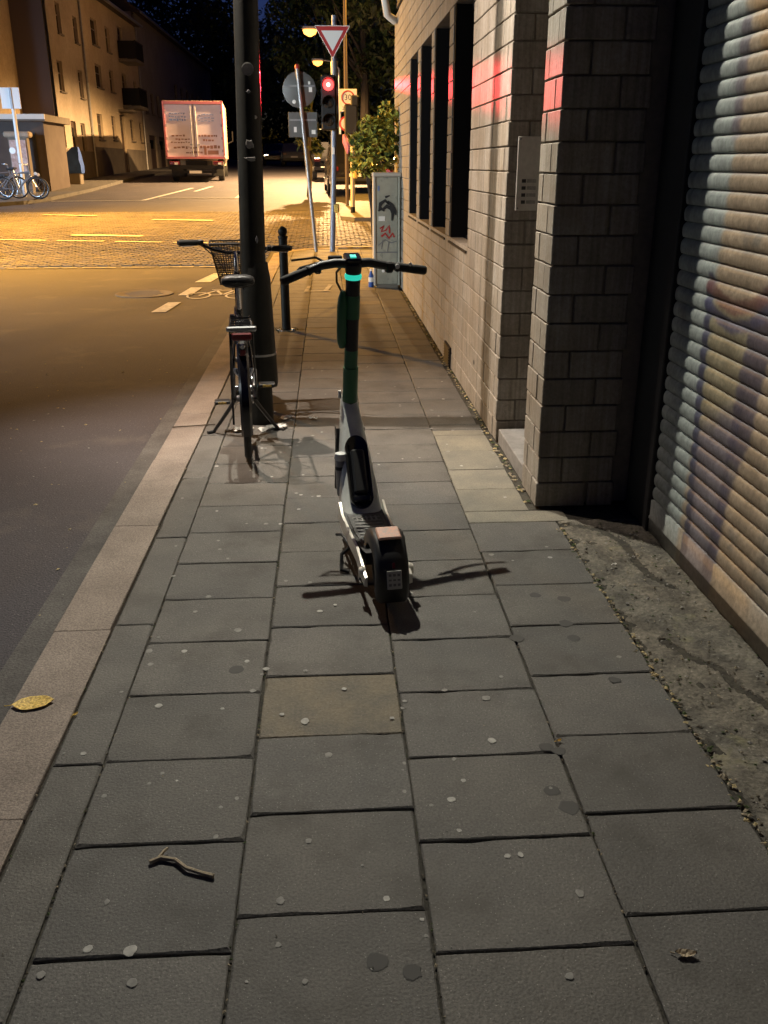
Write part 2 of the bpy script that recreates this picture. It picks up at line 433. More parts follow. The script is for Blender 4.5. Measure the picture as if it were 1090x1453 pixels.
for p, q in (((-1.70,12.15),(-1.52,12.65)),((-1.52,12.65),(-1.40,12.2)),((-1.40,12.2),(-1.55,12.2)),((-1.52,12.65),(-1.28,12.68)),((-1.28,12.68),(-1.40,12.2)),((-1.28,12.68),(-1.20,12.15)),((-1.6,12.75),(-1.47,12.75))):
    strip(b, p, q, .04, Z+.001)
kind(b.build('cycle_emblem_marking', M['paint']), 'structure')
b = MB()
strip(b, (-8.9,31.4), (-6.0,31.65), .22, -.052); strip(b, (-6.0,31.65), (-5.25,37.9), .16, -.050)
strip(b, (-5.66,32.6), (-3.05,32.45), .20, -.048); strip(b, (-3.05,32.45), (-3.0,36.5), .14, -.046)
strip(b, (-4.9,36.0), (-4.6,39.0), .14, -.052)
kind(b.build('parking_bay_marking', M['paint']), 'structure')
b = MB()
b.lathe([(.38,-.075),(.38,-.050),(.34,-.047),(.33,-.051),(.05,-.051)], (-2.45,12.4,0), 28)
for k in range(5): b.box((-2.45,12.4-.24+.12*k,-.049), (.5-.1*abs(k-2),.045,.006))
tag(b.build('manhole_cover', M['plinth'], smooth=30), 'round iron manhole cover in the asphalt road', 'manhole')

# far pavements and left island
def pav_poly(name, poly, top, m, thick=.2):
    b = MB(); n = len(poly)
    vs = [(x,y,gz(y)+top) for x,y in poly]+[(x,y,gz(y)+top-thick) for x,y in poly]
    b.add(vs, [tuple(range(n))]+[((j+1) % n, j, j+n, (j+1) % n+n) for j in range(n)])
    return kind(b.build(name, m), 'structure')
pav_poly('far_pavement', [(-16,28.6),(-10.2,29.2),(-9.4,30.2),(-9.0,31.8),(-8.7,36),(-8.7,45),(-16,45)], .05, M['slab'])
pav_poly('far_pavement', [(-8.7,45),(-8.4,60),(-8.2,95),(-16,95),(-16,45)], .05, M['slab'])
pav_poly('far_pavement', [(.35,24.6),(.7,24.2),(14,24.0),(14,60),(1.6,60),(.9,32),(.35,26)], .05, M['slab'])
def corner(cx, cy, r, a0, a1, n=8): return [(cx+r*math.cos(R(a0+(a1-a0)*i/n)), cy+r*math.sin(R(a0+(a1-a0)*i/n))) for i in range(n+1)]
pav_poly('left_pavement', [(-16,2),(-7.3,2),(-6.9,15)]+corner(-7.6,17.2,1.35,-20,90)+[(-16,18.5)], .05, M['kerb'])

# ------------------------------------------------------------------ near pavement: bed, kerb stones, slabs
XK0, XK1 = -1.012, -.803
pave = MB()
pave.box((.35,8.2,-.0945), (2.30,20.0,.17)).box((1.15,18.6,-.0905), (2.7,1.2,.17))
pave = kind(pave.build('pavement', M['bed']), 'structure')
slab_cache = {}
rw = random.Random(77)
def slab_mesh(w, l, m, key):
    k = (round(w,3), round(l,3), key, rw.randrange(4))
    if k not in slab_cache:
        x, y, t = w/2, l/2, .05; n = 7
        per = [(-x+w*i/n,-y) for i in range(n)]+[(x,-y+l*i/n) for i in range(n)]+[(x-w*i/n,y) for i in range(n)]+[(-x,y-l*i/n) for i in range(n)]
        lo, mid, top = [], [], []
        for i, (px_, py_) in enumerate(per):
            c = .0022+abs(rw.gauss(0,.0012))+(.0045*rw.random() if i % n == 0 else 0)+(.006*rw.random() if rw.random() < .06 else 0)
            j = abs(rw.gauss(0,.0007)); dx = -math.copysign(1,px_)*(abs(abs(px_)-x) < 1e-6); dy = -math.copysign(1,py_)*(abs(abs(py_)-y) < 1e-6)
            lo.append((px_+dx*j,py_+dy*j,-t)); mid.append((px_+dx*j,py_+dy*j,-c*.8)); top.append((px_+dx*(j+c),py_+dy*(j+c),0))
        N_ = len(per); b = MB()
        b.add(lo+mid+top, [tuple(range(2*N_,3*N_))]+[(q*N_+i,q*N_+(i+1) % N_,(q+1)*N_+(i+1) % N_,(q+1)*N_+i) for q in range(2) for i in range(N_)])
        slab_cache[k] = b.mesh('paving_slab', m)
    return slab_cache[k]
rs = random.Random(11)
def put_slab(x0, x1, y0, y1, key='slab', dz=0.0, tilt=None, name='paving_slab'):
    g = rs.uniform(.006,.011)
    me = slab_mesh(x1-x0-.0055, y1-y0-.005, M[key], key)
    o = link(name, me, pave, ((x0+x1)/2+rs.uniform(-.002,.002), (y0+y1)/2+rs.uniform(-.002,.002), rs.uniform(-.0013,.0013)+dz))
    o.rotation_euler = tilt if tilt else (R(rs.uniform(-.18,.18)), R(rs.uniform(-.12,.12)), R(rs.uniform(-.3,.3)))
    return o
cols = [(-.655,-.236,1.456), (-.236,.190,1.547), (.190,.623,1.426)]
PIT = .3345
for ci, (x0,x1,ys) in enumerate(cols):
    y = ys-4*PIT
    while y < 18.0:
        key, dz, tl = 'slab', 0, None
        if ci == 1 and abs(y-(1.547+2*PIT)) < .01: key, dz, tl = 'slab_tan', -.002, (R(-.15),R(.1),R(.25))
        if y > 7.2 and rs.random() < .25 and ci == 2: key = 'slab_tan'
        if y < 10 or y > 10: put_slab(x0, x1, y, y+PIT, key, dz, tl)
        y += PIT
y = 1.835-4*PIT
while y < 3.75:
    put_slab(.623, 1.035, y, y+PIT); y += PIT
# right column along the wall: cut courses of paler slabs
yy = [3.842,3.985,4.30,4.62,4.96,5.28,5.40,5.52]
for a, c in zip(yy[:-1], yy[1:]):
    put_slab(.623, 1.10 if a < 3.9 else .94, a, c, 'slab_pale' if a < 5.3 else 'slab')
y = 5.52
while y < 13.0:
    put_slab(.623, .93, y, y+PIT); y += PIT
y = 13.0
while y < 18.0:
    put_slab(.623, 1.05, y, y+PIT); put_slab(1.05, 1.5, y, y+PIT); y += PIT
for k in range(-2, 21):
    put_slab(-.797, -.655, 2.12+.815*(k-1), 2.12+.815*k, name='border_slab')
kb = kind(MB().box((-.907,8.0,-.16), (.19,20,.15)).build('kerb', M['bed']), 'structure')
kme = MB().cbox((0,0,0), (.200,.999,.16), .003).mesh('kerb_stone', M['kerb'], 40)
for k in range(-1, 17):
    o = link('kerb_stone', kme, kb, (-.905+rs.uniform(-.003,.003), .4+1.0*k, -.078+rs.uniform(-.002,.002)))
    o.rotation_euler = (0, R(rs.uniform(-.3,.3)), R(rs.uniform(-.15,.15)))
gs = MB(); gs.box((-1.078,7.5,-.107), (.13,18,.10)); kind(gs.build('gutter_strip', M['gutter']), 'structure')
# rounded kerb at the corner
for i, a in enumerate(range(180, 89, -18)):
    o = link('kerb_stone', kme, kb, (.0+.905*math.cos(R(a)), 17.2+1.3*math.sin(R(a)), -.078)); o.scale = (1,.42,1); o.rotation_euler = (0,0,R(a*1.0))
for k in range(3):
    o = link('kerb_stone', kme, kb, (.55+1.0*k, 18.62, -.06)); o.rotation_euler = (0,0,R(90))
# dirt seam in the gutter beside the kerb and along the slabs' inner edge
def dirt(name, label, fn, n, mats_, smin, smax, seed=1, dzf=None):
    b = MB(); rr = random.Random(seed)
    for _ in range(n):
        x, y, z = fn(rr); s = rr.uniform(smin, smax)
        q = Matrix.Rotation(rr.uniform(0,6.28),3,'Z') @ Matrix.Rotation(rr.uniform(-.5,.5),3,'X')
        vs = [q @ Vector(p)*s for p in ((-1,-.6,0),(.9,-.5,0),(1,.7,0),(-.7,.8,0),(.1,.0,.55))]
        b.cur = rr.randrange(len(mats_))
        b.add([v+Vector((x,y,z)) for v in vs], [(0,1,4),(1,2,4),(2,3,4),(3,0,4),(3,2,1,0)])
    return tag(b.build(name, mats_), label, None, None, 'stuff')
M['grit_a'] = mat('grit_a', (.26,.22,.15), .9); M['grit_b'] = mat('grit_b', (.10,.085,.06), .9); M['grit_c'] = mat('grit_c', (.40,.32,.16), .8); M['moss'] = mat('moss', (.045,.065,.02), .95)
def f_edge(rr):
    y = rr.uniform(1.0,3.75); return (1.037+rr.gauss(0,.010), y, .0)
dirt('grit', 'crumbs and dry leaf bits along the slab edge', f_edge, 420, [M['grit_a'],M['grit_b'],M['grit_c'],M['moss']], .002, .009, 2)
def f_wall(rr):
    y = rr.uniform(4.1,12); return (.955+rr.gauss(0,.010), y, .0)
dirt('grit', 'grit and dry leaves along the brick wall base', f_wall, 500, [M['grit_a'],M['grit_b'],M['grit_c'],M['moss']], .003, .013, 3)
def f_open(rr):
    return (rr.uniform(-.79,1.02), 1.0+3.6*rr.random()**.8, .003)
dirt('grit', 'tiny pale crumbs scattered over the slabs', f_open, 170, [M['grit_a'],M['grit_b'],M['gum']], .0010, .0024, 4)
def f_joint(rr):
    y = 1.0+6.5*rr.random()**1.3
    return (rr.choice((-.801,-.655,-.236,.190,.623))+rr.gauss(0,.004), y, -.003)
dirt('grit', 'dark soil crumbs and moss sitting in the slab joints', f_joint, 900, [M['moss'],M['grit_b'],M['soil'],M['grit_a']], .0018, .0055, 14)
def f_road(rr):
    return (rr.uniform(-3.4,-1.05), rr.uniform(1.6,8), -.059)
dirt('grit', 'small pale chips scattered on the asphalt road', f_road, 240, [M['grit_a'],M['gum'],M['grit_c']], .003, .012, 5)

# broken concrete patch between slabs and shutter: a rough sheet with open cracks
def crack_patch():
    cr = [[(1.06,3.80),(1.11,3.79),(1.21,3.74),(1.27,3.58),(1.26,3.36),(1.275,3.22),(1.33,3.12)],
          [(1.14,2.71),(1.20,2.58),(1.26,2.52),(1.27,2.40),(1.33,2.28),(1.37,2.1),(1.36,1.8),(1.40,1.4)]]
    rr = random.Random(5)
    from mathutils import noise
    def dseg(p, a, c):
        a = Vector(a); c = Vector(c); p = Vector(p); d = c-a; t = max(0,min(1,(p-a).dot(d)/d.dot(d))); return (p-a-d*t).length
    x0, x1, y0, y1 = 1.040, 1.47, .4, 3.86; nx, ny = 50, 330
    vs = []
    for j in range(ny+1):
        for i in range(nx+1):
            x = x0+(x1-x0)*i/nx; y = y0+(y1-y0)*j/ny
            d = min(dseg((x,y),l[k],l[k+1]) for l in cr for k in range(len(l)-1))
            d += .010*noise.noise(Vector((x*40,y*40,1)))
            z = -.004+.007*noise.noise(Vector((x*9,y*9,3)))+.005*noise.noise(Vector((x*28,y*28,7)))+.003*noise.noise(Vector((x*90,y*90,9)))
            wdt = .015+.008*noise.noise(Vector((y*6,x*3,5)))
            if d < wdt: z -= .07*(1-max(0,d)/wdt)**.5
            edge = (x-x0)
            if edge < .05: z -= .012*(1-edge/.05)*(.5+noise.noise(Vector((y*14,2,2))))
            vs.append((x,y,z))
    k = nx+1
    b = MB(); b.add(vs, [(j*k+i, j*k+i+1, (j+1)*k+i+1, (j+1)*k+i) for j in range(ny) for i in range(nx)])
    o = b.build('concrete_patch_ground', M['patch'])
    o.data.materials.append(M['soil'])
    for p in o.data.polygons:
        p.use_smooth = True
        if p.center.z < -.020: p.material_index = 1
    kind(o, 'structure')
    def f_p(rr):
        return (rr.uniform(1.05,1.42), rr.uniform(1.6,3.8), .002)
    dirt('grit', 'gravel crumbs lying on the broken concrete', f_p, 420, [M['grit_a'],M['grit_b'],M['gum'],M['moss']], .0015, .007, 6)
crack_patch()

# chewing gum and stains
GUM = [(-.72,2.17),(-.62,1.98),(-.27,1.95),(-.10,2.29),(-.03,2.12),(-.14,1.59),(.10,1.58),(.17,1.95),(.18,2.07),(.29,1.91),(.43,1.70),(.46,1.35),(-.08,1.37),(-.54,1.48),(-.62,1.42),(-.43,1.39),(-.45,1.47),(-.53,1.61),(-.35,2.87),(-.30,2.65),(-.55,2.40),(-.64,2.74),(-.62,2.65),(.02,2.46),(.53,2.50),(.46,2.38),(.44,2.16),(.32,2.08),(.54,1.57),(-.17,2.33),(-.52,2.73),(-.45,3.50),(-.69,3.65)]
b = MB(); rr = random.Random(8)
for x, y in GUM: b.disc((x,y,.0014), rr.uniform(.007,.016), n=12, wob=.16, sq=rr.uniform(.7,1.0), thick=.0004)
for _ in range(110):
    b.disc((rr.uniform(-.79,.95), rr.uniform(2.4,7.5), .0012), rr.uniform(.005,.012), wob=.16, thick=.0004)
for _ in range(26):
    b.disc((rr.uniform(-.79,.6), rr.uniform(1.2,2.4), .0012), rr.uniform(.003,.008), wob=.2, thick=.0004)
o = b.build('chewing_gum', [M['gum'],M['gum_light']])
for i, p in enumerate(o.data.polygons): p.material_index = 1 if ((i//13)*7) % 10 < 4 else 0
tag(o, 'pale trodden chewing gum spots all over the slabs', None, None, 'stuff')
b = MB()
for x, y in [(.59,2.12),(.56,1.93),(.59,1.86),(.62,2.10),(.14,1.38),(.07,1.41),(-.33,2.60),(.83,2.85),(.83,2.74),(.87,3.04),(.89,2.46),(.77,3.08),(.63,2.75)]:
    b.disc((x,y,.0008), rr.uniform(.018,.028), wob=.15, thick=.0008)
tag(b.build('chewing_gum', M['gum_dark']), 'dark flattened gum stains on the slabs', None, None, 'stuff')

# ------------------------------------------------------------------ brick building on the right
XW = .974; CH = .126; J = .0065; JV = .004
bld = thing('brick_building', 'pale block-built building with dark windows and recessed entrance', 'building', (XW,5.14,0))
def bp(b, name, m, smooth=None, parent=None):        # build a part whose vertices are in world space
    o = b.build(name, m, parent or bld, smooth)
    if parent is None: o.location = (-XW,-5.14,0)
    return o
core = MB()
core.box((XW+.012+1.0,0,0), (.001,.001,.001)) if False else None
WIN = [(6.50,7.49),(7.75,8.78),(9.00,10.03),(10.30,11.25)]; WZ0, WZ1 = .98, 2.65
d0 = XW+.010
# mortar backing behind the blocks
y_prev = 5.152
for a, c in WIN+[(13.7,13.7)]:
    core.box((d0+.10,(y_prev+a)/2,1.71), (.20,a-y_prev,3.38)); y_prev = c
for a, c in WIN:
    core.box((d0+.10,(a+c)/2,WZ0/2-.005), (.20,c-a,WZ0-.012)); core.box((d0+.10,(a+c)/2,(WZ1+3.40)/2), (.20,c-a,3.40-WZ1))
core.box((1.45,5.152+.10,1.71), (.9,.20,3.38))                         # recess back wall
core.box((1.30,4.19,1.71), (.62,.31,3.38))                             # pillar core
core.box((2.6,9.5,1.66), (2.2,8.4,3.3))
core.box((2.2,1.7,1.66), (1.2,4.6,3.3))
bp(core, 'wall', M['mortar'])
inner = MB(); inner.box((1.56,4.75,1.66), (.06,.80,3.3)); bp(inner, 'entrance_door', M['dark_door'])
bricks = []                                                            # (centre, dims, full chamfer)
def course_run(a0, a1, k, off):
    L0 = .25; out = []; p = a0-off
    while p < a1-.001:
        s, e = max(p,a0), min(p+L0,a1)
        if e-s > .02: out.append((s,e))
        p += L0
    return out
NC = 27
for k in range(NC):
    z = CH*k+CH/2+.0
    zc = CH*(k+.5)
    rngs = [(5.142,13.7)]
    if WZ0-.02 < zc < WZ1+.02:
        rngs = []; p = 5.142
        for a, c in WIN: rngs.append((p,a)); p = c
        rngs.append((p,13.7))
    for a, c in rngs:
        off = .0 if k % 2 else .125
        if k % 2 == 0 and a == 5.142: a = 5.142+.115
        for s, e in course_run(a, c, k, off if a < 6 else (.125 if k % 2 else 0)):
            bricks.append(((XW+.055,(s+e)/2,z), (.11,e-s-JV,CH-J)))
    # recess wall facing the camera
    for s, e in course_run(1.088 if k % 2 else XW, 1.9, k, .0):
        bricks.append((((s+e)/2,5.142+.055,z), (e-s-JV,.11,CH-J)))
    # pillar
    if k % 2:
        lay = [((XW+.055,4.14),(.11,.24)),((XW+.24,4.075),(.24,.11)),((XW+.055,4.31),(.11,.08))]
    else:
        lay = [((XW+.12,4.075),(.24,.11)),((XW+.312,4.075),(.124,.11)),((XW+.055,4.245),(.11,.21))]
    for (cx,cy),(dx,dy) in lay: bricks.append(((cx,cy,z), (dx,dy,CH-J)))
bricks.sort(key=lambda q: (Vector(q[0])-Vector((0,0,1.55))).length)
def inview(q):
    v = Vector(q[0])-Vector((0,0,1.55)); d = v.dot(fwd)
    return d > .1 and abs(v.dot(rgt)/d) < .44 and abs(v.dot(upv)/d) < .585
vis = [q for q in bricks if inview(q)]; rest = [q for q in bricks if not inview(q)]
bcache = {}
rb = random.Random(4)
for q in vis[:296]:
    c, d = q; k = tuple(round(v,3) for v in d)
    if k not in bcache: bcache[k] = MB().cbox((0,0,0), d, .0035).mesh('brick', M['brick'])
    o = link('brick', bcache[k], bld, (c[0]-XW+rb.uniform(-.0025,.0015), c[1]-5.14+rb.uniform(-.001,.001), c[2]))
    o.rotation_euler = (0,0,R(rb.uniform(-.25,.25)))
far = MB()
for c, d in vis[296:]+rest: far.cbox((c[0]+rb.uniform(-.002,.0015),c[1],c[2]), d, .0035)
kind(bp(far, 'brickwork', M['brick']), 'stuff')
for a, c in WIN:
    f = MB(); x0 = XW+.16
    f.box((x0-.068,a+.014,(WZ0+WZ1)/2), (.166,.026,WZ1-WZ0-.004)); f.box((x0-.068,c-.014,(WZ0+WZ1)/2), (.166,.026,WZ1-WZ0-.004))
    f.box((x0,(a+c)/2,WZ1-.022), (.06,c-a-.058,.04)); f.box((x0,(a+c)/2,WZ0+.022), (.06,c-a-.058,.04))
    w = bp(f, 'window', M['black_frame'])
    p = MB().box((x0+.012,(a+c)/2,(WZ0+WZ1)/2), (.012,c-a-.081,WZ1-WZ0-.081)).build('pane', M['glass_dark'], w)
    s = MB().box((XW+.06,(a+c)/2,WZ0-.008), (.14,c-a-.004,.016)); bp(s, 'window_sill', M['black_frame'])
v = MB(); v.box((XW-.004,7.36,.085), (.02,.34,.17))
for k in range(7): v.box((XW-.017,7.36,.02+.022*k), (.008,.30,.010), Matrix.Rotation(R(30),3,'Y'))
bp(v, 'vent', M['black_frame'])
bp(MB().disc((XW-.002,6.015,.297), .018, (-1,0,0)), 'pipe_hole', M['ink'])
st = MB().cbox((XW+.32,4.69,.045), (.62,.80,.09), .004); bp(st, 'doorstep', M['stone_step'])
# eaves: sloping boarded underside, fascia and white gutter
ev = MB()
for k in range(9):
    z0 = 3.405+.105*k; t0 = k/9; x0 = XW-.004-.13*min(1,t0*1.2)
    ev.prism([(x0,z0),(x0-.022,z0+.004),(x0-.018,z0+.112),(x0+.06,z0+.112),(x0+.06,z0)], 'y', 4.3, 13.05)
kind(bp(ev, 'slate_cladding', M['slate']), 'stuff')
g = MB(); g.tube([(.82,13.12,4.6),(.83,13.12,3.75),(.80,13.14,3.55),(.84,13.2,3.36),(.95,13.3,3.30)], .05, 10); bp(g, 'downpipe', M['white_trim'], 40)
rf = MB().box((2.5,8.8,3.9), (2.75,9,.9)); bp(rf, 'roof', M['roof_tile'])

# dark steel jamb and header of the shutter bay
jb = MB(); jb.box((1.46,3.87,1.6), (.10,.27,3.2)); bp(jb, 'jamb', M['dark_door'])
hd = MB(); hd.box((1.49,1.6,2.70), (.10,4.24,1.14)); bp(hd, 'header', M['dark_door'])

# ------------------------------------------------------------------ roller shutter with graffiti
shut = thing('roller_shutter', 'closed roller shutter of rounded slats sprayed with purple graffiti', 'shutter', (1.43,2.0,0))
def dist_poly(y, z, pts):
    best = 9
    for (a0,a1),(b0,b1) in zip(pts[:-1],pts[1:]):
        dx, dz = b0-a0, b1-a1; t = max(0,min(1,((y-a0)*dx+(z-a1)*dz)/(dx*dx+dz*dz)))
        best = min(best, math.hypot(y-a0-dx*t, z-a1-dz*t))
    return best
LS = [(3.36,1.15),(3.35,1.01),(3.34,.77),(3.31,.47),(3.28,.15),(3.29,-.05)]
RS = [(2.88,1.10),(2.93,.91),(2.95,.66),(3.00,.43),(3.04,.16),(3.06,-.05)]
TS = [(3.37,1.13),(3.25,1.09),(3.13,1.075),(3.0,1.10),(2.88,1.16)]
from mathutils import noise as mnoise
def sm(e0, e1, x): t = max(0,min(1,(x-e0)/(e1-e0))); return t*t*(3-2*t)
def lerp(a, c, t): return tuple(a[i]+(c[i]-a[i])*t for i in range(3))
def paint(y, z):
    n = mnoise.noise(Vector((y*7,z*7,1))); n2 = mnoise.noise(Vector((y*25,z*25,4)))
    grey = (.185,.205,.198); tan = (.215,.172,.125)  # grey zone lightened to stand in for fill light in the pillar's shadow
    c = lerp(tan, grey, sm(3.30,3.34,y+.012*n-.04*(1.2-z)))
    inside = False
    xl = 3.32+.03*(z-.6); xr = 2.97-.06*(z-.6)
    if xr < y < xl and z < 1.1:
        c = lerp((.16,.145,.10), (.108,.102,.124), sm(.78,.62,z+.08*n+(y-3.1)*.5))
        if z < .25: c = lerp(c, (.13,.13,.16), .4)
    c = lerp(c, (.040,.040,.064), sm(.036,.020,dist_poly(y,z,LS)+.006*n2))
    wr = .05+.05*sm(.4,.8,z)
    c = lerp(c, (.045,.042,.068), .88*sm(wr,wr-.025,dist_poly(y,z,RS)+.012*n))
    c = lerp(c, (.095,.040,.036), .8*sm(.035,.018,dist_poly(y,z,TS)+.006*n2))
    c = lerp(c, (.045,.046,.085), .9*sm(.03,.015,dist_poly(y,z,[(q[0],q[1]-.065) for q in TS])+.004*n2))
    # upper blot, drips and dark specks
    c = lerp(c, (.075,.055,.075), .75*sm(.055,.02,dist_poly(y,z,[(3.33,1.99),(3.31,1.80),(3.31,1.66)])+.02*n))
    c = lerp(c, (.27,.17,.08), .7*sm(.08,.03,dist_poly(y,z,[(3.30,2.08),(3.20,2.02),(3.14,1.92)])+.02*n))
    c = lerp(c, (.09,.10,.10), .8*sm(.022,.008,dist_poly(y,z,[(3.63,1.78),(3.64,1.6),(3.66,1.36)])+.012*n2))
    c = lerp(c, (.12,.12,.11), .7*sm(.05,.01,math.hypot(y-3.03,z-1.32)+.02*n2))
    for (yy,zz) in ((3.70,1.12),(3.60,.98),(3.12,1.30),(2.98,.52),(2.90,.30)):
        c = lerp(c, (.13,.12,.11), .55*sm(.06,.01,math.hypot(y-yy,z-zz)+.03*n2))
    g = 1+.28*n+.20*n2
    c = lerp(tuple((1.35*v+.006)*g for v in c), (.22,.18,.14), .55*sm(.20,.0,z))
    return c
M['shutter'] = mat('shutter', (.4,.4,.4), .42, bump=.15, bscale=60)
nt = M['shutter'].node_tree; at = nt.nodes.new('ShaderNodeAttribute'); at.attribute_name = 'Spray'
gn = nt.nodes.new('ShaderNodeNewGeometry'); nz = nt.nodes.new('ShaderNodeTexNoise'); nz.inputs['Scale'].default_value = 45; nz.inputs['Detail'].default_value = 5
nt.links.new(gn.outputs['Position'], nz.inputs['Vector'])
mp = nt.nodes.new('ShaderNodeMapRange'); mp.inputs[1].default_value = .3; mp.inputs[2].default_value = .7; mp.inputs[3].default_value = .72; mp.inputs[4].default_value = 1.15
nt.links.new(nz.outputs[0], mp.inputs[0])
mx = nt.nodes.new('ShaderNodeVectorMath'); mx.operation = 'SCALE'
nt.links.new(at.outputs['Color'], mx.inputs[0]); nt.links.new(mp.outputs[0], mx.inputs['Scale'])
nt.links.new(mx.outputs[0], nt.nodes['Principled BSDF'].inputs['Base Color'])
def slat(z0, h, prof, y0=-.4, y1=3.695, ny=150, name='slat'):
    ys = [y0+(2.4-y0)*i/30 for i in range(30)]+[2.4+(y1-2.4)*i/ny for i in range(ny+1)]
    k = len(prof); vs = []; cols_ = []
    for y in ys:
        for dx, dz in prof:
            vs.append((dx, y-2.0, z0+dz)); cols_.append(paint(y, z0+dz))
    fs = [(i*k+j, i*k+j+1, (i+1)*k+j+1, (i+1)*k+j) for i in range(len(ys)-1) for j in range(k-1)]
    me = bpy.data.meshes.new(name); me.from_pydata(vs, [], fs); me.materials.append(M['shutter'])
    ca = me.color_attributes.new('Spray','FLOAT_COLOR','POINT')
    ca.data.foreach_set('color', [v for c in cols_ for v in (c[0],c[1],c[2],1)])
    for p in me.polygons: p.use_smooth = True
    return link(name, me, shut)
SP = .0622
prof = [(.010,.0),(-.003,.0015),(-.0065,.008),(-.0095,.020),(-.0105,.033),(-.0095,.045),(-.006,.056),(.000,.064),(.006,.068),(.010,.0692)]
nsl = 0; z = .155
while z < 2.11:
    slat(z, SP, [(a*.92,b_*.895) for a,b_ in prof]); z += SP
slat(.0, .15, [(.0,.004),(-.012,.004),(-.012,.060),(-.016,.064),(-.016,.074),(-.012,.078),(-.012,.150),(.012,.152)], name='bottom_rail')
MB().box((.035,-.35,1.12), (.01,4.1,2.2)).build('backing', M['dark_door'], shut)
MB().cbox((.0,1.715,1.06), (.05,.030,2.12), .004).build('guide_rail', M['dark_door'], shut)

# ------------------------------------------------------------------ intercom panel
ic = thing('intercom_panel', 'brushed steel intercom panel with four doorbell rows beside the entrance', 'intercom', (1.108,5.140,1.50))
MB().cbox((0,-.006,0), (.165,.014,.376), .003).build('plate', M['panel_steel'], ic)
s_ = MB().box((.052,-.0145,.075), (.012,.004,.135)); s_.build('speaker_slot', M['ink'], ic)
for k in range(4):
    z = -.035-.036*k
    MB().box((-.042,-.0145,z), (.022,.004,.018)).build('button', M['ink'], ic)
    MB().box((.0,-.0145,z), (.050,.004,.018)).build('name_card', M['sticker'], ic)
    MB().box((.052,-.0145,z), (.020,.004,.018)).build('button', M['ink'], ic)
for sx in (-1,1):
    for sz in (-1,1): MB().disc((sx*.07,-.013,sz*.175), .005, (0,-1,0)).build('screw', M['ink_grey'], ic)

# ------------------------------------------------------------------ black lamp post
lean = Matrix.Identity(3)
lp = thing('street_lamp', 'black steel lamp post on the pavement with bicycle parked against it', 'street lamp', (-.452,5.66,0))
b = MB(); b.tube([(0,0,0),(0,0,.25),(.0,0,1.0),(.035,0,2.5),(.055,0,4.06)], [.082,.080,.076,.068,.053], 14); b.build('pole', M['pole_black'], lp, 40)
b = MB(); b.tube([(.012,0,.24),(.012,0,.26),(.008,0,.44)], [.104,.108,.108], 14); b.tube([(.008,0,.452),(.010,0,.90),(.012,0,1.0)], [.106,.090,.074], 14); b.build('sleeve', M['pole_black'], lp, 40)
b = MB(); b.tube([(.008,0,.440),(.008,0,.452)], .1095, 14); b.build('band', M['galv'], lp, 40)
b = MB(); b.tube([(.055,0,4.05),(.055,.012,4.38)], .010, 8); b.lathe([(.03,4.37),(.30,4.38),(.34,4.44),(.20,4.54),(.03,4.59)], (.055,0,0), 20); b.build('lamp_head', M['pole_black'], lp, 40)
b = MB(); b.disc((.03,-.0725,2.045), .034, (0,-1,0), 14, thick=.0007); b.build('sticker', M['sticker'], lp)
b = MB(); b.disc((.02,-.080,1.655), .026, (0,-1,0), 12, wob=.3, thick=.001); b.disc((.024,-.081,1.58), .011, (0,-1,0), 10, wob=.4, sq=3.0, thick=.001); b.disc((.062,-.055,1.80), .010, (.5,-.8,0), 8, wob=.4, thick=.001); b.build('paint_splash', M['sticker'], lp)
b = MB(); b.disc((.03,-.0795,1.93), .010, (0,-1,0), 8, wob=.3, thick=.001); b.disc((.035,-.083,1.135), .020, (0,-1,0), 10, wob=.3, sq=.4, thick=.001); b.build('sticker', M['ink_grey'], lp)
lens = MB(); lens.disc((.06,-.06,4.368), .05, (0,0,-1), 14, thick=.006); lens.build('lamp_lens', M['lamp_glass'], lp)
key = lamp('key_lamp', 'SPOT', (-.390,5.61,4.25), P_KEY, WHITE, lp, aim=(.05,1.9,0), spot_size=R(116), spot_blend=1.0, shadow_soft_size=.025)
# second head of the same post, on an arm over the kerb (above the picture)
b = MB(); b.tube([(.05,0,3.95),(-.5,.04,4.22),(-1.30,.09,4.30)], [.03,.025,.022], 8); b.build('arm', M['pole_black'], lp, 40)
b = MB(); b.cbox((-1.40,.09,4.32), (.42,.22,.09), .02); b.build('arm_head', M['pole_black'], lp)
sl = lamp('side_lamp', 'SPOT', (-1.86,5.75,4.22), P_SIDE, WARM, lp, aim=(1.0,5.70,.55), spot_size=R(98), spot_blend=.8, shadow_soft_size=.035)
sl.scale = (.42,1,1)

# sodium lamps of the crossing (out of the picture) and farther down the street
def mast_lamp(label, base, h, arm, power, aimd=(0,0), cone=168, blend=.35, scol=(1,.60,.26), gl=.30):
    t = thing('street_lamp', label, 'street lamp', (base[0],base[1],gz(base[1])-.05))
    ax, ay = arm
    MB().tube([(0,0,0),(0,0,h*.6),(0,0,h),(ax*.3,ay*.3,h+.35),(ax,ay,h+.42)], [.09,.07,.05,.04,.035], 10).build('mast', M['galv'], t, 40)
    MB().cbox((ax*1.1,ay*1.1,h+.42), (.28 if abs(ay) > abs(ax) else .62,.28 if abs(ax) > abs(ay) else .62,.14), .03).build('lamp_head', M['galv'], t)
    MB().lathe([(.2*gl,-.8*gl),(.8*gl,-.5*gl),(gl,.0)], (ax*1.1,ay*1.1,h+.34), 14).build('lamp_glass', M['sodium_glass'], t, 40)  # far lamps get an oversized glass, standing in for their glow
    lx, ly = base[0]+ax*1.1, base[1]+ay*1.1
    lamp('sodium_lamp', 'SPOT', (lx,ly,gz(base[1])+h-.14), power, scol, t, aim=(lx+aimd[0],ly+aimd[1],0), spot_size=R(cone), spot_blend=blend, shadow_soft_size=.10)
    return t
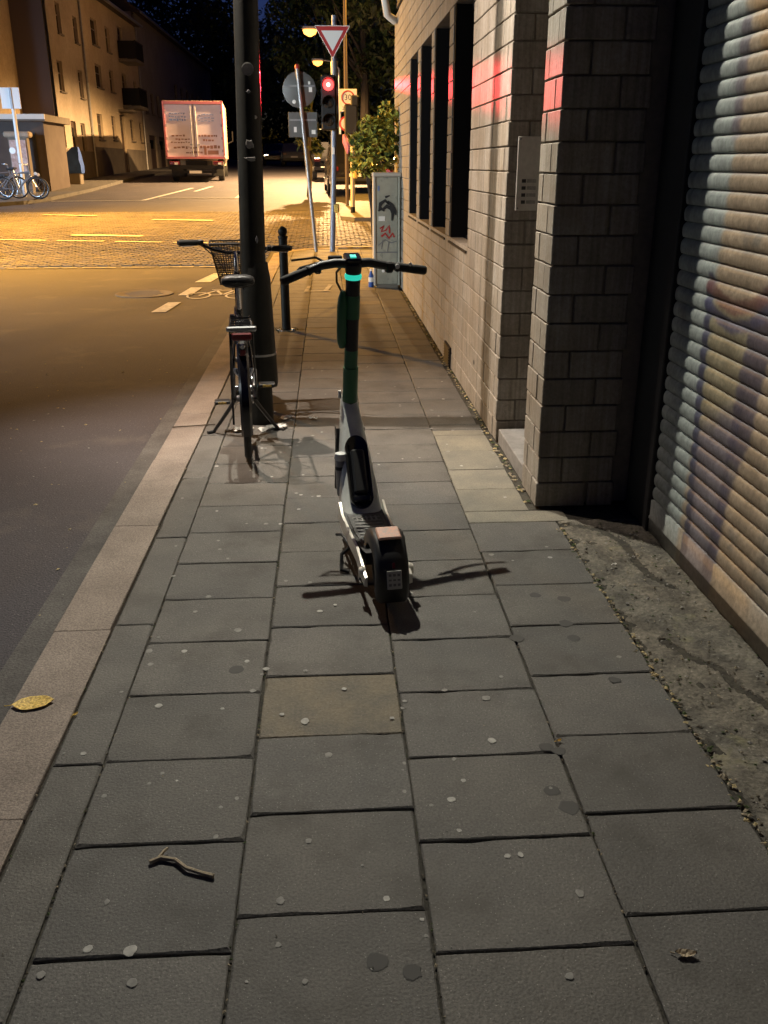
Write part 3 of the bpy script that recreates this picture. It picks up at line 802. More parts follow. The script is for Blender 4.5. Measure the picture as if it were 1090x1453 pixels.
mast_lamp('tall street lamp at the left side of the crossing', (-12.5,22.6), 8.2, (1.8,0), P_SODIUM, (8.0,-.9), 110, 1.0, SODIUM, .15)
mast_lamp('tall street lamp standing beyond the brick building', (6.2,28.5), 8.0, (-1.8,0), 9500, (-4.0,-1.0), 150, .8, SODIUM, .15)
mast_lamp('orange lit street lamp high above the give way sign', (.95,42.0), 5.55, (-1.35,0), P_FAR)
mast_lamp('smaller orange street lamp glowing just beside the red signal', (.80,52.0), 5.1, (-1.0,0), 1500, gl=.27)
# added unseen light panel left of the picture, brightening cabinet and signs
fill_a = thing('cool_fill_panel', 'added lit panel at the street corner', 'fill light', (-11.6,6.2,.2))
MB().box((0,0,1.5), (.1,3.0,3.0)).build('frame', M['black_frame'], fill_a)
MB().box((.06,0,1.6), (.02,2.6,2.3)).build('pane', M['cool_glow'], fill_a)
lamp('cool_fill_light', 'AREA', (-11.3,6.5,2.4), P_COOL_FILL, COOL, fill_a, aim=(-.5,17.5,2.4), size=1.2, spread=R(96))

fill_b = thing('cool_fill_panel', 'second added lit panel farther along the left street corner', 'fill light', (-14.6,27.0,.35))  # second added panel outside the view, throwing bluish light on sign and bicycles
MB().box((0,0,1.5), (.1,3.0,3.0)).build('frame', M['black_frame'], fill_b)
MB().box((.06,0,1.6), (.02,2.6,2.3)).build('pane', M['cool_glow'], fill_b)
lamp('cool_fill_light', 'AREA', (-14.3,27.2,2.8), 260, (.45,.68,1.0), fill_b, aim=(-9.7,32.0,1.6), size=1.2, spread=R(100))

# ------------------------------------------------------------------ e-scooter
S0 = Vector((.192,3.09,0)); SA = R(7.1)
sc = thing('electric_scooter', 'parked electric scooter with teal light ring under its handlebar', 'scooter', S0, SA)
Sinv = Matrix.Rotation(-SA,3,'Z')
def SL(p): return Sinv @ (Vector(p)-S0)
def ellipse_ring(c, rx, ry, u, w, n=20, p=1.0):
    out = []
    for j in range(n):
        a = 2*PI*j/n; ca, sa = math.cos(a), math.sin(a)
        out.append(Vector(c)+Vector(u)*rx*math.copysign(abs(ca)**p,ca)+Vector(w)*ry*math.copysign(abs(sa)**p,sa))
    return out
def wheel(par, y, Rw, r, name='wheel'):
    w = MB().torus((0,y,Rw), Rw-r, r, 36, 10).build(name, M['rubber'], par, 60)
    MB().lathe([(.02,-.03),(Rw-2*r+.01,-.022),(Rw-2*r+.01,.022),(.02,.03)], (0,y,Rw), 24, Matrix.Rotation(R(90),3,'Y')).build('hub', M['black_plastic'], w, 40)
    return w
wheel(sc, 0, .128, .040); wheel(sc, .93, .128, .032)
# deck with pale side rails
b = MB()
dk = []
for y, hw, zb, zt in ((.10,.060,.10,.150),(.16,.072,.095,.150),(.30,.082,.085,.150),(.50,.086,.085,.152),(.60,.080,.10,.165)):
    dk.append([Vector((-hw,y,zt)),Vector((-hw,y,zb)),Vector((hw,y,zb)),Vector((hw,y,zt))])
b.loft(dk); b.build('deck', M['black_plastic'], sc, 30)
b = MB(); b.loft([[Vector((-hw+.012,y,zt+.002)),Vector((-hw+.012,y,zt+.006)),Vector((hw-.012,y,zt+.006)),Vector((hw-.012,y,zt+.002))] for y,hw,zt in ((.14,.068,.150),(.30,.082,.150),(.49,.086,.152))])
tr = b.build('tread', M['tread'], sc)
b = MB()
for k in range(9): b.box((0,.17+.035*k,.1582), (.115,.008,.003))
for k in range(5): b.box((-.04+.02*k,.44,.1582), (.008,.05,.003))
b.build('tread_ribs', M['sticker'], tr)
for sx in (-1,1):
    b = MB(); b.loft([[Vector((sx*(hw+a),y,z)) for a,z in ((.0,zt+.006),(.010,zt+.004),(.012,zb),(.0,zb-.004))] for y,hw,zb,zt in ((-.055,.080,.085,.115),(.02,.081,.085,.135),(.14,.080,.10,.150),(.30,.085,.10,.152),(.50,.090,.10,.156),(.57,.089,.12,.185))])
    b.build('side_rail', M['scooter_rail'], sc, 40)
    MB().lathe([(.020,-.010),(.024,.0),(.018,.014)], (sx*.090,-.0,.118), 14, Matrix.Rotation(R(90*sx),3,'Y')).build('axle_cap', M['scooter_rail'], sc, 40)
# rear fender with lamp top and insurance plate
b = MB(); rings = []
for a in range(150, -31, -15):
    q = R(a); rr_ = .149
    c = Vector((0, rr_*math.cos(q)*1.0, .128+rr_*math.sin(q)))
    nrm = Vector((0, math.cos(q), math.sin(q)))
    hw = .064 if a > 60 else .060
    rings.append([c+Vector((sx*hw,0,0))*1.0+nrm*dz for sx, dz in ((-1,-.05),(-1,-.006),(-.75,.008),(.75,.008),(1,-.006),(1,-.05))])
# angles measured towards the rear (-y)
rings = [[Vector((v.x,-v.y,v.z)) for v in q] for q in rings]
b.loft(rings[::-1]); b.build('rear_fender', M['black_plastic'], sc, 50)
b = MB(); b.cbox((.0,-.045,.288), (.086,.080,.012), .004, Matrix.Rotation(R(10),3,'X')); b.build('rear_reflector', M['orange_refl'], sc)
b = MB(); b.box((0,-.152,.205), (.010,.004,.020), Matrix.Rotation(R(-22),3,'X')); b.build('tail_lamp', M['red_refl'], sc)
rotp = Matrix.Rotation(R(-14),3,'X')
pl = MB().cbox((0,-.166,.155), (.055,.004,.068), .002, rotp).build('insurance_plate', M['plate'], sc)
b = MB()
for r_, n_ in ((.018,3),(.0,3),(-.018,3)):
    for k in range(n_): b.box(Vector((0,-.166,.155))+rotp @ Vector((-.016+.016*k,-.0030,r_)), (.010,.002,.009 if r_ else .006), rotp)
b.build('plate_print', M['ink_grey'], pl)
# swept frame neck: flat flared body rising from deck to stem
b = MB(); rings = []
for y, z, hw, th in ((.50,.145,.092,.040),(.555,.185,.090,.060),(.62,.270,.082,.080),(.70,.370,.070,.080),(.765,.450,.056,.075),(.82,.520,.043,.068),(.86,.575,.036,.058),(.865,.600,.033,.050)):
    n = Vector((0,-.77,.64)) if z < .5 else Vector((0,-.95,.3)); n.normalize()
    if y < .52: n = Vector((0,-.3,.95))
    rings.append(ellipse_ring(Vector((0,y,z))-n*th, hw, th, (1,0,0), n, 20, .55))
b.loft(rings); neck = b.build('frame_neck', M['scooter_white'], sc, 50)
# black glossy battery cover let into the neck
b = MB(); c0 = Vector((0,.535,.172)); c1 = Vector((0,.735,.425)); ax = (c1-c0).normalized(); n = Vector((0,-ax.z,ax.y))
def capsule(ra, off, sc_=1.0):
    out = []; L_ = (c1-c0).length/2; mid = (c0+c1)/2
    for j in range(28):
        a = 2*PI*j/28; x = ra*math.cos(a)*sc_; t = math.sin(a)
        tt = math.copysign((L_-ra)+abs(t)*ra*1.15, t)*(1 if abs(t) > 1e-6 else 0)
        out.append(mid+Vector((x*(1.0 if t <= .2 else .98),0,0))+ax*tt*sc_+n*off)
    return out
b.loft([capsule(.052,-.02),capsule(.052,.010),capsule(.050,.014),capsule(.044,.012,.95),capsule(.040,.006,.9)])
b.build('battery_cover', M['black_gloss'], sc, 40)
b = MB(); b.cbox((c0+c1)/2+n*.012+ax*.0, (.060,.030,.20), .008, Matrix((Vector((1,0,0)),n,ax)).transposed()); b.build('battery_grip', M['black_plastic'], sc)
b = MB(); b.cbox(c0+n*.016+ax*.035, (.074,.018,.030), .006, Matrix((Vector((1,0,0)),n,ax)).transposed()); b.build('latch', M['black_gloss'], sc)
# steering column
top = SL((.104,3.86,1.135)); bot = Vector((0,.865,.590)); d_ = (top-bot).normalized()
b = MB(); b.tube([bot-d_*.03, bot+d_*.13], [.034,.034], 16); b.build('collar', M['scooter_green'], sc, 40)
b = MB(); b.tube([bot+d_*.13, bot+d_*.16, bot+d_*.34, top-d_*.03], [.029,.029,.030,.031], 16); b.build('stem', M['black_plastic'], sc, 40)
b = MB(); b.tube([bot+d_*.131, bot+d_*.21], [.0302,.0302], 16); b.build('stem_sleeve', M['scooter_green'], sc, 40); b = MB(); b.tube([top-d_*.20, top-d_*.10], [.0325,.0325], 16); b.build('stem_sleeve', M['scooter_green'], sc, 40)
fk = MB()
for sx in (-1,1): fk.tube([(sx*.05,.90,.40),(sx*.055,.93,.128)], .016, 8)
fk.box((0,.895,.41), (.13,.06,.05)); fk.tube([(0,.895,.40),bot], .03, 10); fk.build('fork', M['black_plastic'], sc, 40)
b = MB(); rings = []
for a in range(20, 161, 20): rings.append([Vector((sx*.04,.93+rr_*math.cos(R(a)),.128+rr_*math.sin(R(a)))) for sx, rr_ in ((-1,.145),(-1,.150),(1,.150),(1,.145))])
b.loft(rings); b.build('front_fender', M['black_plastic'], sc, 50)
b = MB(); b.lathe([(.034,0),(.036,.006),(.036,.016),(.033,.022)], top-d_*.032, 22, d_.to_track_quat('Z','Y').to_matrix()); b.build('light_ring', M['teal'], sc, 40)
b = MB(); b.lathe([(.030,0),(.034,.010),(.034,.040),(.026,.048)], top-d_*.012, 20, d_.to_track_quat('Z','Y').to_matrix()); b.build('steering_hub', M['black_plastic'], sc, 40)
b = MB(); b.cbox(top+Vector((0,.015,.050)), (.070,.085,.022), .006, Matrix.Rotation(R(14),3,'X')); disp = b.build('display', M['black_gloss'], sc)
b = MB(); b.box(top+Vector((0,.000,.0600)), (.024,.030,.004), Matrix.Rotation(R(14),3,'X')); b.build('display_glow', M['teal'], disp)
# handlebar, grips, levers (world points)
hl = [SL(p) for p in ((.104,3.86,1.165),(.03,3.855,1.168),(-.03,3.84,1.160),(-.075,3.82,1.145),(-.13,3.80,1.125))]
hr = [SL(p) for p in ((.104,3.86,1.165),(.17,3.875,1.168),(.23,3.89,1.155),(.28,3.90,1.148),(.345,3.915,1.138))]
b = MB(); b.tube(hl, [.020,.019,.018,.016,.015], 12); b.tube(hr, [.020,.019,.018,.016,.015], 12); b.build('handlebar', M['black_plastic'], sc, 50)
for e0, e1 in ((SL((-.075,3.82,1.145)),SL((-.192,3.775,1.103))),(SL((.285,3.902,1.147)),SL((.415,3.925,1.128)))):
    b = MB(); dd = (e1-e0); b.tube([e0,e0+dd*.08,e0+dd*.1,e0+dd*.95,e1], [.019,.022,.018,.019,.015], 12); b.build('grip', M['rubber'], sc, 40)
for pts in ([(.0,3.86,1.163),(-.06,3.875,1.150),(-.14,3.868,1.130),(-.185,3.85,1.112)], [(.20,3.915,1.155),(.28,3.965,1.150),(.37,3.985,1.138),(.42,3.98,1.128)]):
    b = MB(); b.tube([SL(p) for p in pts], [.008,.008,.006,.005], 8); b.build('brake_lever', M['black_plastic'], sc, 40)
for p in ((-.045,3.845,1.150),(.255,3.897,1.146)):
    b = MB(); b.cbox(SL(p), (.030,.045,.045), .006); b.build('lever_clamp', M['black_plastic'], sc)
b = MB(); b.disc(SL((.29,3.88,1.150)), .010, (0,-1,.2), 10, thick=.004); b.disc(SL((.345,3.885,1.158)), .008, (0,-1,.2), 10, thick=.004); b.build('button', M['sticker_white'], sc)
b = MB(); b.tube([SL((-.015,3.93,1.165)),SL((-.05,3.95,1.182)),SL((-.155,3.94,1.172))], [.006,.005,.005], 6)
b.tube([SL((.02,3.93,1.15)),SL((-.02,3.96,1.165)),SL((-.12,3.95,1.140)),SL((-.14,3.92,1.12))], [.006,.006,.006,.005], 6)
b.tube([SL(p) for p in ((.08,3.90,1.15),(.055,3.94,1.145),(.035,3.96,1.12),(.035,3.955,1.08),(.06,3.945,1.03),(.08,3.93,.98))], .005, 6); b.build('brake_cable', M['rubber'], sc, 40)
b = MB(); b.cbox(SL((.03,3.94,1.178)), (.06,.015,.026), .004); b.build('headlamp', M['black_plastic'], sc)
# lock pod on the column's left and bar of the wheel lock
pod = [bot+d_*f+Vector((-.042,.0,0)) for f in (.22,.25,.30,.40,.44,.47)]
b = MB(); b.tube(pod, [.012,.021,.024,.024,.020,.010], 12); b.build('phone_pod', M['scooter_green'], sc, 40)
b = MB(); q0 = SL((.035,3.78,.34)); b.tube([q0, q0+Vector((0,-.015,-.11)), q0+Vector((0,-.02,-.16))], [.024,.024,.020], 12); lk = b.build('cable_lock', M['galv'], sc, 40)
b = MB(); b.lathe([(.026,0),(.028,.012),(.024,.030),(.010,.036)], q0-Vector((0,0,.002)), 14); b.build('lock_cap', M['sign_white'], lk, 40)
b = MB(); b.tube([q0+Vector((0,-.004,-.03)),q0+Vector((0,-.005,-.045))], .0255, 12); b.build('lock_band', M['ink'], lk, 40)
b = MB(); b.box(bot+Vector((-.046,.01,.0)), (.012,.02,.034)); b.build('cable_hook', M['sign_white'], sc)
b = MB(); b.tube([(-.06,.34,.10),(-.125,.32,.055),(-.135,.26,.012),(-.105,.25,.008)], .008, 8); b.tube([(-.09,.33,.09),(-.11,.40,.11),(-.13,.43,.10)], .007, 8); b.build('kickstand', M['black_plastic'], sc, 40)

# ------------------------------------------------------------------ bicycle
bk = thing('bicycle', 'black city bicycle with front basket parked against the lamp post', 'bicycle', (-.478,4.93,0), R(5.9))
Rw = .338
for y in (0, 1.08):
    w = MB().torus((0,y,Rw), Rw-.020, .020, 48, 8).build('wheel', M['rubber'], bk, 60)
    MB().torus((0,y,Rw), Rw-.043, .010, 48, 6).build('rim', M['black_gloss'], w, 60)
    h = MB().lathe([(.016,-.045),(.02,-.03),(.02,.03),(.016,.045)], (0,y,Rw), 12, Matrix.Rotation(R(90),3,'Y'))
    for k in range(18):
        a = 2*PI*k/18; sx = .03 if k % 2 else -.03
        h.tube([(sx,y+.02*math.cos(a+.5),Rw+.02*math.sin(a+.5)),(0,y+(Rw-.045)*math.cos(a),Rw+(Rw-.045)*math.sin(a))], .0012, 4)
    h.build('spokes', M['ink_grey'], w, 40)
b = MB()
BB = (0,.45,.29); ST = (0,.34,.78); HB = (0,.93,.66); HT = (0,.885,.93)
b.tube([BB,ST], .017, 10); b.tube([BB,(0,.60,.42),(0,.80,.62),HB], .019, 10); b.tube([(0,.42,.43),(0,.62,.52),(0,.90,.80)], .015, 10); b.tube([HB,HT], .021, 10)
for sx in (-1,1):
    b.tube([(sx*.06,0,Rw),(sx*.05,.30,.31),BB], .010, 8); b.tube([(sx*.06,0,Rw),(sx*.045,.20,.58),(0,.345,.76)], .009, 8)
b.build('frame', M['black_gloss'], bk, 50)
b = MB()
for sx in (-1,1): b.tube([(sx*.045,.94,.62),(sx*.05,1.0,.50),(sx*.055,1.08,Rw)], .011, 8)
b.box((0,.94,.635), (.12,.05,.04)); b.build('fork', M['black_gloss'], bk, 40)
for y0, nm in ((0,'rear'),(1.08,'front')):
    b = MB(); rings = []
    a0, a1 = (-20,150) if nm == 'rear' else (20,200)
    for i in range(19):
        a = R(a0+(a1-a0)*i/18) if nm == 'front' else R(180-(a0+(a1-a0)*i/18))
        q = Rw+.022
        rings.append([Vector((sx*.030,y0+(q+dz)*math.cos(a),Rw+(q+dz)*math.sin(a))) for sx, dz in ((-1,-.012),(-.6,.004),(.6,.004),(1,-.012),(.6,.001),(-.6,.001))])
    b.loft(rings); b.build('mudguard', M['black_gloss'], bk, 50)
b = MB(); b.tube([(0,.34,.77),(0,.318,.915)], .0135, 10); b.build('seat_post', M['chrome'], bk, 40)
b = MB(); b.loft([ellipse_ring((0,y,z), hw, th, (1,0,0), (0,0,1), 16, .7) for y,z,hw,th in ((.19,.945,.055,.025),(.205,.945,.088,.034),(.25,.945,.094,.036),(.32,.940,.066,.032),(.39,.937,.034,.026),(.46,.935,.024,.020),(.475,.933,.012,.012))]); b.build('saddle', M['black_plastic'], bk, 50)
b = MB()
for sx in (-1,1): b.tube([(sx*.03,.22,.905),(sx*.035,.30,.90)], .006, 6)
b.build('saddle_rails', M['chrome'], bk)
b = MB(); b.tube([HT,(0,.875,1.00),(0,.900,1.040)], .013, 10); b.build('stem', M['chrome'], bk, 40)
hb = MB(); hb.tube([(-.325,.74,1.115),(-.22,.80,1.108),(-.14,.885,1.065),(-.06,.915,1.042),(0,.915,1.040),(.06,.915,1.042),(.14,.885,1.058),(.22,.80,1.075),(.325,.74,1.075)], .0115, 10); hb.build('handlebar', M['black_gloss'], bk, 60)
for sx, z in ((-1,1.115),(1,1.075)):
    b = MB(); b.tube([(sx*.335,.735,z),(sx*.32,.743,z),(sx*.225,.80,z-.004)], [.014,.0185,.0175], 12); b.build('grip', M['rubber'], bk, 40)
    b = MB(); b.tube([(sx*.205,.82,z-.012),(sx*.24,.86,z-.022),(sx*.32,.82,z-.026)], [.009,.007,.006], 8); b.build('brake_lever', M['chrome'], bk, 40)
    b = MB(); b.cbox((sx*.205,.815,z-.004), (.034,.034,.034), .006); b.build('shifter', M['black_plastic'], bk)
# wire basket
b = MB()
def bask(z): t = (z-.84)/.25; return (.105+.055*t, .085+.035*t)
cy = 1.075
for z in [.84+.0125*i for i in range(20)]+[1.09]:
    hx, hy = bask(z); r_ = .0055 if z > 1.08 or z < .85 else .0022
    pts = [(-hx,cy-hy,z),(hx,cy-hy,z),(hx,cy+hy,z),(-hx,cy+hy,z),(-hx,cy-hy,z)]
    for p, q in zip(pts[:-1],pts[1:]): b.tube([p,q], r_, 5)
for k in range(19):
    f = -1+2*k/18
    for s2 in (-1,1):
        a0, c0_ = bask(.84), bask(1.09)
        b.tube([(f*a0[0],cy+s2*a0[1],.84),(f*c0_[0],cy+s2*c0_[1],1.09)], .002, 4)
        b.tube([(s2*a0[0],cy+f*a0[1],.84),(s2*c0_[0],cy+f*c0_[1],1.09)], .002, 4)
    b.tube([(f*.105,cy-.085,.84),(f*.105,cy+.085,.84)], .002, 4)
b.tube([(0,.915,1.03),(0,.985,1.0)], .008, 6); b.build('basket', M['black_plastic'], bk)
b = MB()
for sx in (-1,1):
    b.tube([(sx*.055,.26,.745),(sx*.06,-.20,.755),(sx*.045,-.25,.755)], .007, 8); b.tube([(sx*.06,-.06,.75),(sx*.065,0,Rw)], .006, 6)
for k in range(6): b.tube([(-.058,.2-.085*k,.748),(.058,.2-.085*k,.748)], .005, 6)
b.build('rear_rack', M['black_gloss'], bk, 40); b = MB(); b.cbox((0,-.245,.762), (.155,.020,.026), .006); b.build('rack_bar', M['steel'], bk)
b = MB(); b.cbox((0,-.262,.725), (.105,.018,.040), .008); b.build('rear_reflector', M['red_refl'], bk)
b = MB(); b.cbox((0,-.235,.66), (.045,.04,.075), .012); tl = b.build('tail_lamp', M['black_plastic'], bk)
MB().disc((0,-.256,.672), .014, (0,-1,0), 12, thick=.006).build('white_reflector', M['chrome'], tl)
MB().cbox((0,-.258,.640), (.030,.008,.030), .004).build('red_lens', M['red_refl'], tl)
MB().torus((0,-.255,.560), .042, .011, 16, 8, Matrix.Rotation(R(90),3,'Z') @ Matrix.Rotation(R(0),3,'X'), R(180), R(360)).build('lock_loop', M['guard_tip'], bk, 60)
b = MB(); b.tube([(-.06,.45,.29),(.06,.45,.29)], .02, 10)
b.tube([(.065,.45,.29),(.075,.33,.335)], .011, 8); b.tube([(-.065,.45,.29),(-.075,.56,.185)], .011, 8)
b.lathe([(.012,-.003),(.095,-.002),(.095,.002),(.012,.003)], (.05,.45,.29), 24, Matrix.Rotation(R(90),3,'Y')); b.build('crank', M['chrome'], bk, 40)
for c in ((.135,.33,.335),(-.135,.56,.185)):
    p = MB().cbox(c, (.095,.07,.022), .005).build('pedal', M['black_plastic'], bk)
    MB().box(Vector(c)+Vector((0,-.037,0)), (.05,.004,.014)).build('pedal_reflector', M['leaf_yellow'], p)
b = MB()
for sx in (-1,1):
    b.tube([(sx*.03,.42,.27),(sx*.10,.44,.16),(sx*.20,.52,.006)], [.013,.012,.010], 8); b.tube([(sx*.20,.52,.008),(sx*.235,.50,.008)], .011, 8)
b.box((0,.42,.27), (.10,.04,.03)); b.build('kickstand', M['black_plastic'], bk, 40)
b = MB(); b.tube([(.058,.02,.40),(.065,.12,.47),(.066,.16,.42),(.060,.05,.34)], .010, 8); b.build('frame_lock', M['galv'], bk, 40)
b = MB(); b.tube([(-.068,0,Rw),(-.066,.10,.47),(-.060,.16,.58),(-.055,.2,.66)], .007, 6); b.tube([(-.068,0,Rw),(-.069,-.04,.20)], .007, 6); b.build('guard_stay', M['black_gloss'], bk)
b = MB()
for t_ in ([(.0,.92,1.0),(.03,.98,.93),(.02,.93,.80)],[(-.2,.83,1.09),(-.12,1.0,1.0),(-.03,.96,.86)],[(.2,.83,1.06),(.12,.99,.98),(.03,.96,.84)]): b.tube(t_, .0035, 5)
b.build('brake_cable', M['rubber'], bk, 40)

# ------------------------------------------------------------------ bollard
bo = thing('bollard', 'slim black bollard with ball top standing on the pavement edge', 'bollard', (-.432,9.12,0))
MB().lathe([(.060,0),(.060,.012),(.044,.016),(.042,.88),(.047,.885),(.047,.905),(.030,.915)], (0,0,0), 18).build('post', M['pole_black'], bo, 40)
MB().lathe([(.02,.905),(.036,.915),(.046,.945),(.043,.965),(.030,.985),(.008,.995)], (0,0,0), 18).build('ball_top', M['pole_black'], bo, 60)
for sx in (-1,1): MB().lathe([(.018,0),(.016,.012),(.006,.018)], (sx*.072,-.03,0), 10).build('anchor_bolt', M['steel'], bo, 40)
MB().lathe([(.085,0),(.085,.006),(.06,.008)], (0,0,0), 18).build('base_ring', M['steel'], bo)
b = MB()
for k in range(60):
    a = random.uniform(0,6.28); r_ = random.uniform(.07,.16)
    p = Vector((-.432+r_*math.cos(a)-.03,9.12+r_*math.sin(a),.001)); h_ = random.uniform(.01,.03)
    q = Vector((random.uniform(-.012,.012),random.uniform(-.012,.012),h_))
    b.add([p,p+Vector((.006,0,0)),p+q], [(0,1,2)])
tag(b.build('grass', M['moss']), 'tufts of grass and moss round the bollard foot', None, None, 'stuff')
b = MB(); strip(b, (-.30,12.05), (.02,12.05), .10, .006); strip(b, (-.30,11.95), (-.26,12.6), .05, .007); strip(b, (-.05,12.0), (.03,12.7), .06, .008)
kind(b.build('old_paint_marking', M['paint_old']), 'structure')

# ------------------------------------------------------------------ signs and signals at the corner
# leaning sign seen from behind
sg = thing('road_sign', 'leaning grey sign post with round and square sign backs', 'sign', (-.22,17.8,0))
px = lambda z: -.25*z/3.14
MB().tube([(0,0,-.02),(px(1.5),0,1.5),(px(3.14),0,3.14)], .036, 10).build('post', M['galv'], sg, 40)
MB().lathe([(.042,0),(.042,.05),(.03,.07)], (px(3.14),0,3.13), 12).build('cap', M['sign_red'], sg, 40)
rs_ = MB().lathe([(.29,-.006),(.30,0),(.29,.006)], (px(2.82)-.0,.05,2.80), 32, Matrix.Rotation(R(90),3,'X')).build('round_sign', M['sign_back'], sg, 40)
MB().box((px(2.82),.038,2.86), (.56,.014,.03)).build('sign_rail', M['galv'], rs_)
MB().disc((px(2.82)-.10,.041,2.60), .035, (0,-1,0), 10).build('sticker', M['sticker_white'], rs_)
MB().box((px(2.82)+.20,.041,2.80), (.06,.004,.08)).build('sticker', M['sticker_white'], rs_)
MB().box((px(2.82)+.18,.041,2.91), (.04,.004,.05)).build('sticker', M['sticker_white'], rs_)
sq = MB().cbox((px(2.25),.05,2.22), (.52,.012,.42), .004).build('square_sign', M['sign_back'], sg)
MB().box((px(2.25),.038,2.30), (.48,.014,.03)).build('sign_rail', M['galv'], sq)
MB().box((px(2.25)-.14,.041,2.14), (.05,.004,.09)).build('sticker', M['sticker_white'], sq)
MB().box((px(2.25)+.19,.041,2.10), (.07,.004,.07)).build('sticker', M['sticker_white'], sq)
# traffic signal with give-way sign
ts = thing('traffic_light', 'traffic light showing red under a give way sign', 'traffic light', (.085,17.85,0))
MB().tube([(0,0,-.02),(.06,0,1.5),(.115,0,3.98)], [.055,.053,.045], 14).build('post', M['pole_grey'], ts, 40)
MB().lathe([(.06,0),(.06,.22),(.05,.24)], (.10,0,3.02), 12).build('collar', M['galv'], ts, 40)
gw = MB(); gw.prism([(-.215,3.80),(.375,3.80),(.08,3.31)], 'y', -.085, -.075); gwo = gw.build('give_way_sign', M['sign_red'], ts)
MB().prism([(-.115,3.735),(.275,3.735),(.08,3.41)], 'y', -.0885, -.0855).build('white_field', M['sign_white'], gwo)
e = MB()
tri = [(-.225,3.808),(.385,3.808),(.08,3.298)]
for p, q in zip(tri, tri[1:]+tri[:1]): e.tube([(p[0],-.083,p[1]),(q[0],-.083,q[1])], .007, 6)
e.build('rim', M['sign_white'], gwo)
hd_ = MB().cbox((-.01,-.20,2.57), (.27,.16,.90), .025).build('signal_head', M['black_plastic'], ts)
MB().box((.145,-.17,2.60), (.03,.22,.86)).build('side_plate', M['black_plastic'], ts)
for z, m in ((2.86,'red_lens'),(2.57,'dead_lens'),(2.28,'dead_lens')):
    l = MB().lathe([(.10,0),(.09,.014),(.05,.026),(.01,.030)], (-.01,-.275,z), 22, Matrix.Rotation(R(90),3,'X')).build('lens', M[m], ts, 60)
    if m == 'red_lens': MB().lathe([(.040,0),(.034,.008),(.01,.014)], (-.01,-.298,z), 18, Matrix.Rotation(R(90),3,'X')).build('lens_core', M['red_core'], l, 60)
    v = MB(); rings = []
    for i in range(13):
        a = R(-20+220*i/12)
        rings.append([Vector((-.01+q*math.cos(a),yy,z+q*math.sin(a))) for q, yy in ((.112,-.28),(.112,-.40-.05*math.sin(a)),(.117,-.40-.05*math.sin(a)),(.117,-.28))])
    v.loft(rings); v.build('visor', M['black_plastic'], ts, 50)
MB().cbox((.06,-.06,1.78), (.05,.02,.12), .004).build('sticker', M['sticker_white'], ts)
MB().cbox((.10,-.02,.78), (.10,.10,.16), .02).build('push_button', M['leaf_yellow'], ts)
rl = lamp('red_signal_light', 'SPOT', (.09,17.33,2.86), P_RED, (1.0,.02,.035), ts, aim=(.974,8.6,2.19), spot_size=R(44), spot_blend=1.0, shadow_soft_size=.05)
rl.scale = (1,.034,1)
lamp('red_glow', 'POINT', (.08,17.42,2.86), 4, (1.0,.05,.05), ts, shadow_soft_size=.05)
# slim brown mast with zone sign
zs = thing('sign_mast', 'tall thin mast with zone 30 sign behind the traffic light', 'sign', (.60,27.8,gz(27.8)))
MB().tube([(0,0,-.03),(0,0,3.5),(.02,0,7.5)], [.055,.05,.04], 10).build('mast', M['mast_brown'], zs, 40)
s0 = MB().cbox((.06,-.07,2.86), (.50,.02,.58), .006).build('zone_sign', M['sign_white'], zs)
rg = MB().torus((.06,-.083,2.93), .17, .018, 28, 6, Matrix.Rotation(R(90),3,'Z')).build('red_ring', M['sign_red'], s0)
def text(body, size, loc, m, par, name='lettering'):
    cu = bpy.data.curves.new(name,'FONT'); cu.body = body; cu.size = size; cu.align_x = 'CENTER'; cu.align_y = 'CENTER'; cu.extrude = .002; cu.resolution_u = 2
    tmp = bpy.data.objects.new('tmp', cu); COL.objects.link(tmp)
    me = bpy.data.meshes.new_from_object(tmp.evaluated_get(bpy.context.evaluated_depsgraph_get()))
    bpy.data.objects.remove(tmp); me.name = name
    if not me.materials: me.materials.append(m)
    else: me.materials[0] = m
    return link(name, me, par, loc, (R(90),0,0))
bpy.context.view_layer.update()
text('30', .21, (.06,-.084,2.93), M['ink'], s0); text('ZONE', .12, (.06,-.084,2.65), M['ink'], s0)
s1 = MB().lathe([(.20,-.006),(.20,.006)], (.0,-.07,2.26), 26, Matrix.Rotation(R(90),3,'X')).build('round_sign', M['sign_red'], zs)
MB().lathe([(.15,-.003),(.15,.003)], (.0,-.082,2.26), 26, Matrix.Rotation(R(90),3,'X')).build('sign_field', M['truck_white'], s1)
M['purple'] = mat('purple', (.34,.14,.42), .6, col2=(.5,.2,.3), nscale=20); M['pink'] = mat('pink', (.50,.16,.20), .6)
b = MB(); b.tube([(-.08,-.06,1.98),(-.02,-.07,1.80),(.05,-.06,1.64),(.03,-.06,1.46)], [.03,.10,.11,.02], 8); b.build('poster_wrap', M['purple'], zs, 40)
# cream signal post with dark foot and signal head seen from behind
cs = thing('traffic_light', 'cream signal post with dark foot across the side street', 'traffic light', (.70,25.6,gz(25.6)))
MB().tube([(0,0,0),(.0,0,.20)], .062, 12).build('foot', M['pole_black'], cs, 40)
MB().tube([(0,0,.20),(.02,0,2.75)], .060, 12).build('post', M['cream'], cs, 40)
MB().cbox((-.02,.0,2.36), (.34,.24,.72), .03).build('signal_head', M['black_plastic'], cs)
MB().cbox((.08,-.02,2.80), (.20,.24,.26), .03).build('visor', M['black_plastic'], cs)
MB().cbox((.08,-.04,1.02), (.12,.10,.22), .03).build('push_button', M['leaf_yellow'], cs)

